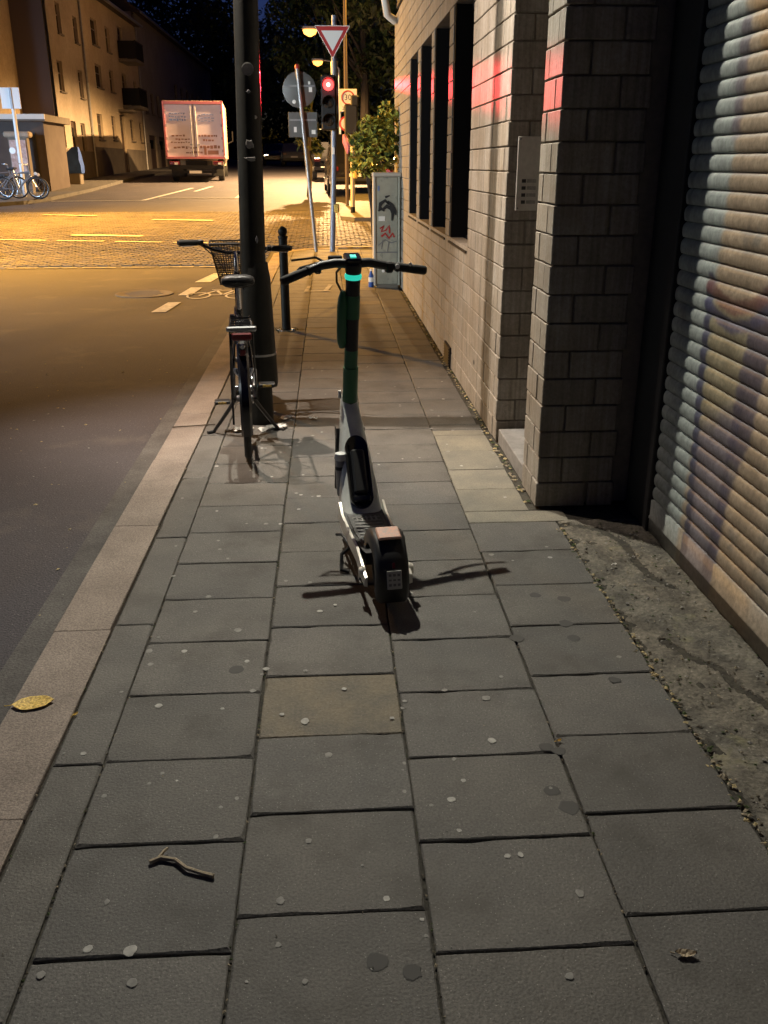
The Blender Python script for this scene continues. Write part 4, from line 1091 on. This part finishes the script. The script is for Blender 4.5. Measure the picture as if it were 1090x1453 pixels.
# ------------------------------------------------------------------ cable cabinet, bush, bottle
cb = thing('cable_cabinet', 'narrow grey utility cabinet with graffiti against the wall', 'cabinet', (.79,12.52,0))
MB().cbox((-.01,0,.72), (.30,.30,1.36), .01).build('door_panel', M['cab_grey'], cb)
MB().cbox((-.168,.0,.72), (.03,.32,1.38), .006).build('side_post', M['cab_edge'], cb)
MB().cbox((.155,.0,.72), (.03,.32,1.38), .006).build('side_post', M['cab_grey'], cb)
MB().cbox((-.005,0,1.425), (.37,.36,.05), .012).build('lid', M['cab_edge'], cb)
MB().box((0,0,.03), (.28,.28,.06)).build('plinth', M['plinth'], cb)
MB().box((-.01,-.152,.46), (.29,.006,.014)).build('seam', M['ink_grey'], cb)
b = MB(); N_ = (0,-1,0)
def P(x, z): return (x,-.152,z)
for pts, ws in (([(-.11,.99),(-.09,1.07),(-.03,1.11),(.02,1.06)],[.02,.05,.04,.02]),([(.0,1.10),(.06,1.05),(.10,.98),(.11,.93)],[.03,.05,.04,.015]),([(-.06,1.0),(-.01,1.04),(.05,1.01),(.07,.95),(.06,.86)],[.03,.05,.05,.04,.02]),([(-.12,.98),(-.08,1.01),(-.04,.98)],[.02,.04,.02]),([(-.03,1.15),(.03,1.17)],[.03,.015])):
    b = MB(); b.ribbon([P(*q) for q in pts], ws, N_, .001+.0004*len(pts)); b.build('black_graffiti', M['ink'], cb)
b = MB(); b.ribbon([P(-.12,.55),P(-.03,.62),P(.05,.58),P(.12,.60)], .012, N_, .0012); b.ribbon([P(-.06,.62),P(-.08,.50)], .010, N_, .0014); b.ribbon([P(.02,.60),P(.0,.47)], .010, N_, .0014)
b.build('grey_graffiti', M['ink_grey'], cb)
b = MB()
b.ribbon([P(-.10,.76),P(-.05,.80),P(-.08,.72),P(-.02,.74),P(.02,.80),P(.03,.70)], .022, N_, .001); b.ribbon([P(-.08,.66),P(-.03,.70),P(.02,.64),P(.07,.70),P(.09,.65)], .026, N_, .0013)
b.build('red_graffiti', M['sign_red'], cb)
MB().box((-.075,-.152,.885), (.085,.004,.06)).build('sticker', M['sticker_white'], cb)
MB().box((-.115,-.152,1.26), (.025,.004,.06)).build('sticker', M['blue_print'], cb)
MB().disc((-.055,-.152,.22), .022, (0,-1,0), 10).build('sticker', M['sticker_white'], cb)
def leaves(b, c, rad, n, size, rr, flat=1.0, mats_n=3, shell=.45):
    for _ in range(n):
        v = Vector((rr.gauss(0,1),rr.gauss(0,1),rr.gauss(0,1))).normalized()*(shell+(1-shell)*rr.random()**.6)
        p = Vector(c)+Vector((v.x*rad[0],v.y*rad[1],v.z*rad[2]))
        s = size*rr.uniform(.6,1.3)
        q = Matrix.Rotation(rr.uniform(0,6.28),3,'Z') @ Matrix.Rotation(rr.uniform(-1.1,1.1),3,'X') @ Matrix.Rotation(rr.uniform(-.6,.6),3,'Y')
        b.cur = rr.randrange(mats_n)
        vs = [p+q @ Vector(t)*s for t in ((0,-1,0),(.5,-.1,.12),(0,1,0),(-.5,-.1,.12))]
        b.add(vs, [(0,1,2),(0,2,3)])
bu = thing('bush', 'leafy green bush rising above the utility cabinet', 'bush', (.72,13.0,0))
b = MB(); rr = random.Random(21)
for c, rd, n in (((-.02,0,1.75),(.30,.32,.36),430),((.16,.0,1.98),(.20,.25,.26),230),((-.20,-.05,1.62),(.22,.25,.24),220),((-.12,.02,2.02),(.16,.2,.14),130),((.10,0,2.20),(.13,.15,.13),90),((-.32,0,1.86),(.09,.12,.07),50)):
    leaves(b, c, rd, n, .052, rr, shell=.72)
b.build('crown', [M['leaf_a'],M['leaf_b'],M['leaf_c']], bu)
b = MB()
for k in range(7):
    a = rr.uniform(-1,1); b.tube([(a*.06,rr.uniform(-.1,.1),0),(a*.12,0,1.0),(a*.26,rr.uniform(-.1,.1),1.9+rr.uniform(-.2,.3))], [.015,.012,.004], 6)
b.tube([(-.2,0,1.8),(-.36,-.05,1.92),(-.28,0,2.12)], [.006,.004,.003], 5); b.build('stem', M['bark'], bu)
bt = thing('bottle', 'small blue and white bottle standing beside the cabinet', 'bottle', (.575,12.45,0))
MB().lathe([(.034,0),(.036,.01),(.036,.15),(.016,.20),(.014,.215)], (0,0,0), 14).build('body', M['tarp'], bt, 40)
MB().lathe([(.0365,.07),(.0365,.13)], (0,0,0), 14).build('label', M['sticker_white'], bt, 40)
MB().lathe([(.016,.212),(.016,.24)], (0,0,0), 10).build('cap', M['sticker_white'], bt, 40)

# ------------------------------------------------------------------ small litter in the foreground
b = MB(); b.tube([(-.455,1.722,.008),(-.43,1.735,.008),(-.395,1.725,.009),(-.365,1.695,.010),(-.33,1.68,.008),(-.298,1.668,.007)], [.005,.006,.005,.005,.005,.006], 7)
b.tube([(-.435,1.733,.009),(-.425,1.752,.013),(-.418,1.762,.012)], [.005,.004,.003], 6)
tag(b.build('twig', M['twig'], smooth=40), 'pale forked twig lying on a slab', 'twig')
def leaf_obj(name, c, L, wd, rz, m, label, curl=.012):
    b = MB(); n = 10; vs = []; fs = []
    for i in range(n+1):
        t = i/n; h = wd*math.sin(PI*min(1,t*1.02))**.8*(1+.10*math.sin(9*t))/2
        for j in range(5):
            f = (j-2)/2; vs.append((L*(t-.5), f*h, .004+curl*abs(f)*.8+curl*(t-.5)**2*3+random.uniform(-.0015,.0015)))
    for i in range(n):
        for j in range(4): fs.append((i*5+j,i*5+j+1,(i+1)*5+j+1,(i+1)*5+j))
    b.add(vs, fs); b.tube([(-L*.5,0,.006),(-L*.68,.004,.004)], .0015, 5)
    o = b.build(name, m, None); o.location = c; o.rotation_euler = (0,0,rz); return tag(o, label, 'leaf')
leaf_obj('leaf', (-.935,2.43,.002), .125, .080, R(10), M['leaf_yellow'], 'yellow autumn leaf lying on the pale kerb stone', .004)
leaf_obj('leaf', (.715,1.385,.001), .045, .022, R(-8), M['twig'], 'small dry brown leaf on the slab at lower right', .006)
leaf_obj('leaf', (-.79,2.36,.001), .022, .010, R(60), M['leaf_yellow'], 'tiny yellow leaf fragment at the kerb beside the slabs', .004)
leaf_obj('leaf', (.630,2.14,.001), .018, .010, R(20), M['leaf_yellow'], 'tiny yellow leaf fragment in the slab joint', .004)
leaf_obj('leaf', (1.15,3.32,.006), .020, .014, R(20), M['paper'], 'tiny white petal on the broken concrete', .004)
def scrap(c, s, seed, label):
    rr = random.Random(seed); b = MB(); n = 5; vs = []
    for i in range(n):
        for j in range(n): vs.append(((i/(n-1)-.5)*s*1.6,(j/(n-1)-.5)*s,rr.uniform(.002,.022)))
    b.add(vs, [(i*n+j,(i+1)*n+j,(i+1)*n+j+1,i*n+j+1) for i in range(n-1) for j in range(n-1)])
    o = b.build('paper_scrap', M['paper']); o.location = c; o.rotation_euler = (0,0,rr.uniform(0,3)); tag(o, label, 'litter', 'white paper litter at the lamp post foot')
for i, c in enumerate([(-.53,5.50,.002),(-.41,5.47,.002),(-.35,5.50,.002),(-.31,5.52,.002),(-.30,5.72,.002),(-.56,5.46,.002)]):
    scrap(c, .05+.012*(i % 3), 30+i, 'crumpled white paper scrap at the foot of the lamp post')
scrap((-.12,5.70,.002), .035, 44, 'small flat white scrap farther right of the lamp post')
b = MB(); b.tube([(-1.0,5.55,.008),(-.86,5.57,.009),(-.74,5.60,.008)], .004, 6); tag(b.build('twig', M['bark']), 'thin dark stick across the kerb near the bicycle', 'twig')

# ------------------------------------------------------------------ houses on the far left
def facade(b, X, y0, y1, z0, z1, ops, depth=.14):
    ys_ = sorted({y0,y1}|{v for o in ops for v in (o[0],o[1])}); zs_ = sorted({z0,z1}|{v for o in ops for v in (o[2],o[3])})
    for i in range(len(ys_)-1):
        for j in range(len(zs_)-1):
            yc, zc = (ys_[i]+ys_[i+1])/2, (zs_[j]+zs_[j+1])/2
            if any(o[0] < yc < o[1] and o[2] < zc < o[3] for o in ops): continue
            b.quad((X,ys_[i],zs_[j]),(X,ys_[i+1],zs_[j]),(X,ys_[i+1],zs_[j+1]),(X,ys_[i],zs_[j+1]))
    for a, c, e, f in ops:
        D = X-depth
        b.quad((X,a,e),(X,a,f),(D,a,f),(D,a,e)); b.quad((X,c,e),(D,c,e),(D,c,f),(X,c,f))
        b.quad((X,a,f),(X,c,f),(D,c,f),(D,a,f)); b.quad((X,a,e),(D,a,e),(D,c,e),(X,c,e))
def house(name, label, X, y0, y1, h, wins, doors, m, roof=True, gable=None, deep=9, plinth=True):
    g0 = gz((y0+y1)/2)
    t = thing(name, label, 'house', (X,(y0+y1)/2,0)); off = (-X,-(y0+y1)/2,0)
    def part(b, nm, mm, par=None, smooth=None):
        o = b.build(nm, mm, par or t, smooth)
        if par is None: o.location = off
        return o
    b = MB(); facade(b, X, y0, y1, g0-.6, h, wins+doors)
    b.box((X-.15-deep/2,(y0+y1)/2,(h+g0-.6)/2), (deep,y1-y0,h-g0+.6)); part(b, 'wall', m)
    for a, c, e, f in wins:
        w = MB(); xx = X-.12; k = .06
        w.box((xx,a+k/2,(e+f)/2), (.05,k,f-e)); w.box((xx,c-k/2,(e+f)/2), (.05,k,f-e)); w.box((xx,(a+c)/2,f-k/2), (.05,c-a-2*k,k)); w.box((xx,(a+c)/2,e+k/2), (.05,c-a-2*k,k)); w.box((xx,(a+c)/2,(e+f)/2+.12), (.045,c-a-2*k,.04))
        wo = part(w, 'window', M['win_frame'])
        MB().box((xx-.01,(a+c)/2,(e+f)/2), (.015,c-a-2*k,f-e-2*k)).build('pane', M['glass_dark'], wo)
        MB().box((X+.03,(a+c)/2,e-.04), (.10,c-a+.10,.06)).build('sill', M['plinth'], wo)
    for a, c, e, f in doors:
        d = MB(); d.box((X-.12,(a+c)/2,(e+f)/2), (.05,c-a,f-e)); do = part(d, 'door', M['wood_door'])
        MB().box((X-.092,(a+c)/2,f-.5), (.01,c-a-.2,.5)).build('door_light', M['glass_dark'], do)
    if y0 < 40: part(MB().box((X-.12-deep/2,y0-.03,(h+g0-.6)/2), (deep,.05,h-g0+.6)), 'gable_wall', M['gable'])
    if plinth:
        p = MB(); edges = sorted([(y0,y0)]+[(a-.03,c+.03) for a,c,e,f in doors]+[(y1,y1)])
        for (a0,a1),(c0,c1) in zip(edges[:-1],edges[1:]):
            if c0-a1 > .1: p.box((X+.02,(a1+c0)/2,g0+.40), (.05,c0-a1,1.6))
        part(p, 'plinth', M['plinth'])
    if roof:
        r_ = MB(); r_.prism([(X+.35,h-.05),(X+.35,h+.06),(X-4.5,h+3.4),(X-9.2,h+.06),(X-9.2,h-.05)], 'y', y0, y1); part(r_, 'roof', M['roof_tile'])
        gq = MB(); gq.tube([(X+.40,y0,h-.02),(X+.40,y1,h-.02)], .07, 8); part(gq, 'gutter', M['galv'])
        dp = MB(); dp.tube([(X+.07,y1-.12,h-.05),(X+.07,y1-.12,g0)], .05, 8); part(dp, 'downpipe', M['galv'])
    return t, part
FX = -10.5
w1 = [(40.2,40.95,4.30,5.42),(43.4,44.1,4.25,5.33),(40.9,41.55,6.45,7.55),(43.5,44.15,6.4,7.4),(39.72,40.25,2.18,3.18),(42.85,43.6,2.0,3.22)]
t, part = house('town_house', 'brown plaster house with narrow windows, nearest in the row', FX, 39.5, 44.75, 8.4, w1, [(41.25,42.05,.85,3.25)], M['plaster'])
w2 = [(46.7,47.9,4.92,5.90),(49.6,50.5,4.92,5.90),(55.6,56.4,4.95,5.9),(46.7,47.9,6.7,7.8),(49.6,50.5,6.7,7.8),(55.6,56.4,6.9,7.9),(46.05,47.1,2.65,3.75),(49.1,49.95,2.70,3.78),(53.6,54.6,2.75,3.82),(56.2,57.1,2.75,3.78),(52.6,53.6,7.2,8.2),(52.6,53.6,5.0,6.0)]
t, part = house('town_house', 'ochre plaster house with two small balconies, beside the truck', FX, 44.8, 57.4, 8.75, w2, [(51.1,52.1,1.1,3.95)], M['plaster_b'])
for z in (6.55, 4.35):
    b = MB(); b.box((FX+.45,53.3,z), (.9,2.2,.14)); bo_ = part(b, 'balcony', M['plinth'])
    b = MB()
    b.box((FX+.88,53.3,z+.9), (.05,2.2,.06))
    for k in range(12): b.box((FX+.88,52.25+.19*k,z+.48), (.03,.05,.80))
    b.box((FX+.45,52.22,z+.5), (.86,.04,.8)); b.box((FX+.45,54.38,z+.5), (.86,.04,.8))
    b.build('railing', M['black_frame'], bo_)
b = MB(); b.box((FX+.35,51.6,4.12), (.7,1.3,.10)); part(b, 'porch_roof', M['plinth'])
w3 = [(58.6+2.0*k,59.6+2.0*k,4.4,5.6) for k in range(4)]+[(70.4+2.9*k,71.6+2.9*k,5.4,6.85) for k in range(6)]
t, part = house('town_house', 'dark plaster terrace with window row behind the truck', FX, 57.45, 92.0, 9.5, w3, [(59.0,61.4,1.2,3.2),(62.4,64.8,1.2,3.2),(66.0,68.4,1.2,3.2)], M['plaster_c'])
# dark gable returning from the first house and the house at the picture's left edge
gb = thing('town_house', 'orange lit house corner at the far left behind the kiosk', 'house', (-14,38.6,0))
b = MB(); b.box((-1.0+.0,.8,4.2), (6.3,6.0,9.6)); b.build('wall', M['plaster_b'], gb)
for x, z in ((1.0,5.6),(1.0,3.4),(-.6,5.6)):
    w = MB().box((x,-2.215,z), (.8,.03,1.2)).build('window', M['win_frame'], gb); MB().box((x,-2.235,z), (.66,.02,1.06)).build('pane', M['glass_dark'], w)
# low kiosk
ks = thing('kiosk', 'low flat-roofed kiosk in front of the dark gable', 'kiosk', (-11.9,34.6,.6))
b = MB(); b.box((0,1.3,1.15), (4.3,2.6,2.4)); b.build('wall', M['kiosk'], ks)
b = MB(); b.box((0,1.2,2.45), (4.7,3.3,.22)); b.build('roof', M['plinth'], ks)
b = MB(); b.box((0,-.47,2.48), (4.72,.05,.16)); b.build('fascia', M['white_trim'], ks)
b = MB(); b.box((1.55,-.02,1.0), (.60,.06,2.0)); d = b.build('door', M['ink'], ks); MB().box((1.32,-.06,1.0), (.03,.03,.14)).build('handle', M['steel'], d)
w = MB().box((-.6,-.02,1.15), (.5,.06,1.5)).build('window', M['win_frame'], ks); MB().box((-.6,-.055,1.15), (.4,.02,1.4)).build('pane', M['glass_dark'], w)
w = MB().box((-1.55,-.02,1.0), (.75,.06,1.9)).build('shop_door', M['win_frame'], ks); MB().box((-1.55,-.055,1.0), (.62,.02,1.75)).build('pane', M['cool_glow'], w)
# poster column
ac = thing('poster_stand', 'squat poster stand with a capped roof beside the kiosk', 'poster stand', (-10.35,33.6,gz(33.6)))
MB().box((0,0,.55), (.62,.30,1.1)).build('body', M['plinth'], ac); MB().cbox((0,0,1.92), (.86,.42,.18), .04).build('cap', M['plaster'], ac)
MB().box((0,0,1.5), (.62,.28,.80)).build('box', M['plinth'], ac)
MB().box((0,-.165,1.22), (.54,.02,1.05)).build('poster', M['poster'], ac)
# sign seen from behind, bluish in the added cool light
rsn = thing('road_sign', 'square sign seen from behind beside the kiosk, bluish lit', 'sign', (-9.95,32.2,gz(32.2)))
MB().tube([(0,0,-.02),(0,0,3.3)], .06, 10).build('post', M['sign_white'], rsn, 40)
MB().cbox((-.02,-.07,3.0), (.60,.02,.62), .005).build('sign_plate', M['sign_white'], rsn)
MB().box((0,-.095,3.0), (.06,.03,.62)).build('sign_rail', M['galv'], rsn)
MB().disc((-.18,-.09,1.45), .10, (0,-1,0), 14).build('round_tag', M['sign_white'], rsn)
# parked bicycles by the sign: simple frames
def far_bike(label, loc, rz, m):
    t = thing('bicycle', label, 'bicycle', loc, rz, 'bicycles parked by the kiosk')
    for x in (-.52,.52):
        w = MB().torus((x,0,.34), .31, .024, 24, 6, Matrix.Rotation(R(90),3,'Z')).build('wheel', M['rubber'], t, 60)
        s_ = MB()
        for k in range(10): a = 2*PI*k/10; s_.tube([(x,0,.34),(x+.3*math.cos(a),0,.34+.3*math.sin(a))], .003, 4)
        s_.torus((x,0,.34), .288, .010, 24, 5, Matrix.Rotation(R(90),3,'Z')); s_.build('rim', M['steel'], w)
    b = MB(); b.tube([(-.52,0,.34),(-.08,0,.30),(.34,0,.72),(.52,0,.34)], .020, 6); b.tube([(-.08,0,.30),(-.22,0,.85)], .020, 6); b.tube([(-.52,0,.34),(-.20,0,.76),(.33,0,.80)], .018, 6); b.tube([(.34,0,.72),(.28,0,1.0)], .018, 6); b.build('frame', m, t, 40)
    MB().cbox((-.23,0,.90), (.26,.14,.06), .02).build('saddle', M['black_plastic'], t)
    MB().tube([(.16,-.28,1.04),(.27,-.1,1.02),(.27,.1,1.02),(.16,.28,1.04)], .014, 6).build('handlebar', M['steel'], t, 40)
    MB().cbox((-.60,0,.70), (.28,.16,.03), .01).build('rear_rack', M['black_plastic'], t)
    MB().disc((.56,-.02,.74), .05, (.3,-1,0), 10, thick=.02).build('headlamp', M['sign_white'], t)
far_bike('dark bicycle parked nearest the kerb by the kiosk', (-9.55,30.6,gz(30.6)+.05), R(8), M['ink_grey'])
far_bike('bicycle parked behind another beside the poster stand', (-9.75,31.3,gz(31.3)+.05), R(-14), M['steel'])
far_bike('bicycle parked at the left picture edge by the kiosk', (-10.3,31.0,gz(31)+.05), R(25), M['ink_grey'])
tb = thing('covered_bin', 'bin draped with a blue tarpaulin at the house wall', 'bin', (-10.0,39.0,gz(39)))
MB().cbox((0,0,.40), (.55,.5,.8), .03).build('bin', M['plinth'], tb)
b = MB(); b.loft([[Vector((sx*.34*s_+o,sy*.3*s_,z)) for sx,sy in ((-1,-1),(-.3,-1.1),(.4,-1),(1,-1),(1,1),(-1,1))] for z,s_,o in ((.45,.85,.05),(.75,1.0,.0),(.95,1.05,-.06),(1.15,.8,.02),(1.42,.32,.14))]); b.build('tarpaulin', M['tarp'], tb, 25)

# ------------------------------------------------------------------ box truck
tk = thing('box_truck', 'box truck with pale pinkish printed rear doors parked at the kerb', 'truck', (-5.55,41.85,gz(42)), R(4.2))
L_ = 5.6
MB().cbox((0,.10+L_/2,2.02), (2.46,L_,2.28), .02).build('cargo_box', M['truck_side'], tk)
for sx in (-1,1):
    d = MB().cbox((sx*.60,.07,1.98), (1.16,.05,2.06), .012).build('rear_door', M['truck_white'], tk)
    b = MB(); b.tube([(sx*.10,.03,1.0),(sx*.10,.03,2.98)], .018, 6); b.box((sx*.14,.03,1.45), (.14,.03,.04)); b.build('locking_bar', M['galv'], d)
    for k in range(4): MB().box((sx*1.16,.04,1.2+.5*k), (.06,.02,.10)).build('hinge', M['galv'], d)
fr = MB(); fr.box((0,.06,3.09), (2.50,.10,.12)); fr.box((-1.215,.06,2.02), (.07,.10,2.02)); fr.box((1.215,.06,2.02), (.07,.10,2.02)); fr.box((0,.06,.93), (2.50,.10,.08)); fr.build('door_frame', M['truck_red'], tk)
rr = random.Random(12)
def bars(rows, m, nm):
    b = MB()
    for x0, x1, z, h_ in rows:
        x = x0
        while x < x1-.02:
            w_ = rr.uniform(.05,.14); w_ = min(w_, x1-x); b.box((x+w_/2,.038,z+rr.uniform(-.015,.015)), (w_,.010,h_*rr.uniform(.6,1.1))); x += w_+rr.uniform(.02,.05)
    kind(b.build(nm, m, tk), 'stuff')
bars([(-.98,-.35,2.66,.05),(-1.0,-.28,2.54,.05),(-1.0,-.30,2.42,.10),(.25,.85,2.62,.05),(.20,.90,2.50,.04),(.2,.9,2.38,.03)], M['blue_print'], 'blue_lettering')
bars([(-.95,-.40,1.80,.07),(-.80,-.2,1.66,.07),(-1.0,-.2,1.54,.05),(.18,.95,1.80,.08),(.35,.80,1.62,.08),(-.9,-.25,1.34,.10),(-.2,.1,1.33,.09),(.2,1.05,1.36,.12),(-.4,.3,1.14,.08)], M['brown_print'], 'brown_lettering')
b = MB(); b.box((.42,.034,1.20), (.10,.012,.30)); b.box((.75,.034,1.14), (.45,.012,.16)); b.build('picture_print', M['brown_print'], tk)
b = MB(); b.box((0,2.9,.72), (.9,5.4,.20)); b.box((0,-.02,.55), (2.3,.10,.16)); b.build('chassis', M['black_frame'], tk)
for sx in (-1,1):
    r1 = MB().cbox((sx*.92,-.03,.72), (.40,.08,.13), .01).build('tail_light', M['red_refl'], tk)
    MB().box((sx*.92+.08,-.075,.70), (.14,.01,.09)).build('reflector', M['sign_white'], r1)
    w = MB().lathe([(.20,-.13),(.42,-.13),(.46,-.10),(.46,.10),(.42,.13),(.20,.13)], (sx*1.0,1.4,.42), 24, Matrix.Rotation(R(90),3,'Y')).build('wheel', M['rubber'], tk, 40)
    MB().lathe([(.05,-.134),(.22,-.12)], (sx*1.0,1.4,.42), 16, Matrix.Rotation(R(90),3,'Y')).build('rim', M['galv'], w)
    MB().lathe([(.20,-.13),(.42,-.13),(.46,-.10),(.46,.10),(.42,.13),(.20,.13)], (sx*1.0,6.5,.42), 24, Matrix.Rotation(R(90),3,'Y')).build('wheel', M['rubber'], tk, 40)
    MB().box((sx*.85,.5,.40), (.5,.02,.40)).build('mud_flap', M['rubber'], tk)
    MB().tube([(sx*1.15,7.2,1.6),(sx*1.45,7.3,1.75),(sx*1.45,7.3,2.2)], .03, 6).build('mirror_arm', M['black_frame'], tk)
MB().box((-.05,-.06,.36), (.52,.015,.11)).build('number_plate', M['sticker_white'], tk)
MB().box((0,-.02,.36), (1.7,.08,.10)).build('underrun_bar', M['black_frame'], tk)
MB().loft([[Vector((sx*1.1,y,z)) for sx,z in ((-1,.6),(1,.6),(1,z1),(-1,z1))] for y,z1 in ((5.9,2.6),(6.6,2.65),(7.5,2.2),(7.8,1.4))]).build('cab', M['truck_side'], tk, 30)

# ------------------------------------------------------------------ dark cars
def car(label, loc, rz, m, lights=False, w=1.78, h=1.55, L=4.3):
    t = thing('parked_car', label, 'car', loc, rz)
    n = [(-L/2,.45,.80),(-L/2+.1,.35,.98),(-L*.36,.30,1.02),(-L*.22,.28,h),(L*.12,.28,h),(L*.27,.28,1.05),(L*.44,.30,.88),(L/2,.40,.65)]
    rings = []
    for y, zb, zt in n:
        hw = w/2*(1-.10*(abs(y)/(L/2))**3); tp = hw*(.78 if zt > 1.2 else .96)
        rings.append([Vector(p) for p in ((-hw,y,zb),(hw,y,zb),(hw*1.0,y,min(.9,zt-.02)),(tp,y,zt-.05),(tp*.9,y,zt),(-tp*.9,y,zt),(-tp,y,zt-.05),(-hw,y,min(.9,zt-.02)))])
    MB().loft(rings).build('body', m, t, 35)
    MB().quad((-w*.36,-L*.335,1.06),(w*.36,-L*.335,1.06),(w*.33,-L*.235,h-.08),(-w*.33,-L*.235,h-.08)).build('rear_window', M['glass_dark'], t)
    MB().quad((-w*.36,L*.268,1.06),(w*.36,L*.268,1.06),(w*.33,L*.14,h-.06),(-w*.33,L*.14,h-.06)).build('windscreen', M['glass_dark'], t)
    for sx in (-1,1):
        MB().quad((sx*w*.465,-L*.20,1.0),(sx*w*.465,L*.22,1.0),(sx*w*.405,L*.10,h-.09),(sx*w*.405,-L*.18,h-.09)).build('side_window', M['glass_dark'], t)
        for y in (-L*.31,L*.31):
            wh = MB().lathe([(.16,-.10),(.30,-.10),(.32,-.08),(.32,.08),(.30,.10),(.16,.10)], (sx*(w/2-.11),y,.32), 20, Matrix.Rotation(R(90),3,'Y')).build('wheel', M['rubber'], t, 40)
            MB().lathe([(.04,-.104),(.19,-.104),(.19,.104),(.04,.104)], (sx*(w/2-.11),y,.32), 14, Matrix.Rotation(R(90),3,'Y')).build('rim', M['galv'], wh)
        MB().cbox((sx*w*.38,-L/2-.0,.82), (.26,.06,.14), .02).build('tail_light', M['red_refl'], t)
        MB().cbox((sx*w*.36,L/2-.10,.66), (.30,.12,.14), .03).build('headlight', M['headlight'] if lights else M['glass_dark'], t)
        MB().cbox((sx*(w/2+.08),L*.17,1.02), (.16,.08,.12), .03).build('mirror', m, t)
    MB().box((0,-L/2-.03,.62), (.50,.02,.11)).build('number_plate', M['sticker_white'], t)
    MB().cbox((0,-L/2+.02,.48), (w*.94,.10,.14), .03).build('bumper', M['black_plastic'], t)
car('black van parked just behind the red traffic light', (.95,35.2,gz(35.2)-.05), R(2), M['car_black'], w=1.95, h=1.95, L=4.8)
car('dark car parked farther up the street behind the black van', (.2,44.0,gz(44)-.05), R(3), M['car_black'])
car('dark car parked close to the cream signal post', (3.4,33.0,gz(33)-.05), R(-20), M['car_black'])
car('distant car coming down the street with lit headlights', (-4.0,76,gz(76)-.05), R(184), M['car_black'], True)
car('distant parked car catching lamp light near the dark trees', (-2.4,72,gz(72)-.05), R(4), M['ink_grey'])

# ------------------------------------------------------------------ trees at the end of the street
def tree(label, loc, h, r, n, seed, crown_z=.62):
    rr = random.Random(seed); t = thing('tree', label, 'tree', (loc[0],loc[1],gz(loc[1])-.1))
    b = MB(); b.tube([(0,0,0),(.1,0,h*.3),(.0,.1,h*.6),(.2,0,h*.85)], [.024*h,.018*h,.012*h,.004*h], 8)
    for k in range(7):
        a = rr.uniform(0,6.28); z0 = h*rr.uniform(.28,.6); q = r*rr.uniform(.5,.85)
        b.tube([(0,0,z0),(q*.5*math.cos(a),q*.5*math.sin(a),z0+h*.12),(q*math.cos(a),q*math.sin(a),z0+h*.24)], [.10,.06,.02], 6)
    b.build('trunk', M['bark'], t, 40)
    c = MB()
    for k in range(16):
        a = rr.uniform(0,6.28); q = r*rr.uniform(.1,.72); z = h*(crown_z+rr.uniform(-.30,.30)); s_ = r*rr.uniform(.30,.48)
        leaves(c, (q*math.cos(a),q*math.sin(a),z), (s_,s_,s_*.8), n//16, .22, rr, mats_n=2, shell=.25)
    c.build('crown', [M['leaf_dark'],M['leaf_c']], t)
tree('dark tree at the street end behind the leaning sign', (.5,62), 12, 3.9, 5200, 1)
tree('tall dark tree behind the traffic light', (2.2,56), 13, 4.6, 5200, 2)
tree('dark tree beyond the truck, against the dusk sky', (-9.0,98), 14.5, 5.2, 5200, 3)
tree('dark tree left of the lamp post, far down the street', (-6.6,84), 12.8, 4.8, 5200, 4)
tree('dark tree standing behind the parked cars at right', (5.6,48), 12, 4.6, 5200, 5)
tree('small yellowish tree glowing behind the leaning sign', (-.62,33.5), 3.5, .55, 700, 6, .72)
tree('tall dark tree rising behind the terraced houses', (-19,108), 21, 6.5, 5200, 8)
hd2 = MB(); rr = random.Random(31)
for k in range(34):
    for q in range(5):
        X_ = -22+k*1.5; zt = 19.5+2.2*math.sin(k*.9)+(2.5 if k > 13 else 0)
        if (q == 4 and (7 <= k <= 12)) or (q == 3 and 8 <= k <= 11): continue
        leaves(hd2, (X_+rr.uniform(-1,1),118+rr.uniform(-3,3),1.5+zt*(q+.5)/5), (2.4,2.2,3.2), 230, .42, rr, mats_n=2, shell=.1)
o = hd2.build('treeline', [M['leaf_dark'],M['leaf_c']]); tag(o, 'dark far wood closing the end of the street', None, None, 'stuff')
# dark house beyond the bush
dh = thing('town_house', 'unlit dark house across the side street behind the bush', 'house', (9.5,44,gz(44)))
MB().box((0,0,3.4), (8.6,9,7.4)).build('wall', M['plaster_dark'], dh)
MB().prism([(-4.7,7.1),(-4.7,7.25),(0,10.2),(4.7,7.25),(4.7,7.1)], 'y', -4.8, 4.8).build('roof', M['roof_tile'], dh)
for x in (-2.6,0,2.6):
    for z in (2.0,4.8):
        w = MB().box((x,-4.515,z), (1.0,.03,1.3)).build('window', M['win_frame'], dh); MB().box((x,-4.535,z), (.84,.02,1.14)).build('pane', M['glass_dark'], w)
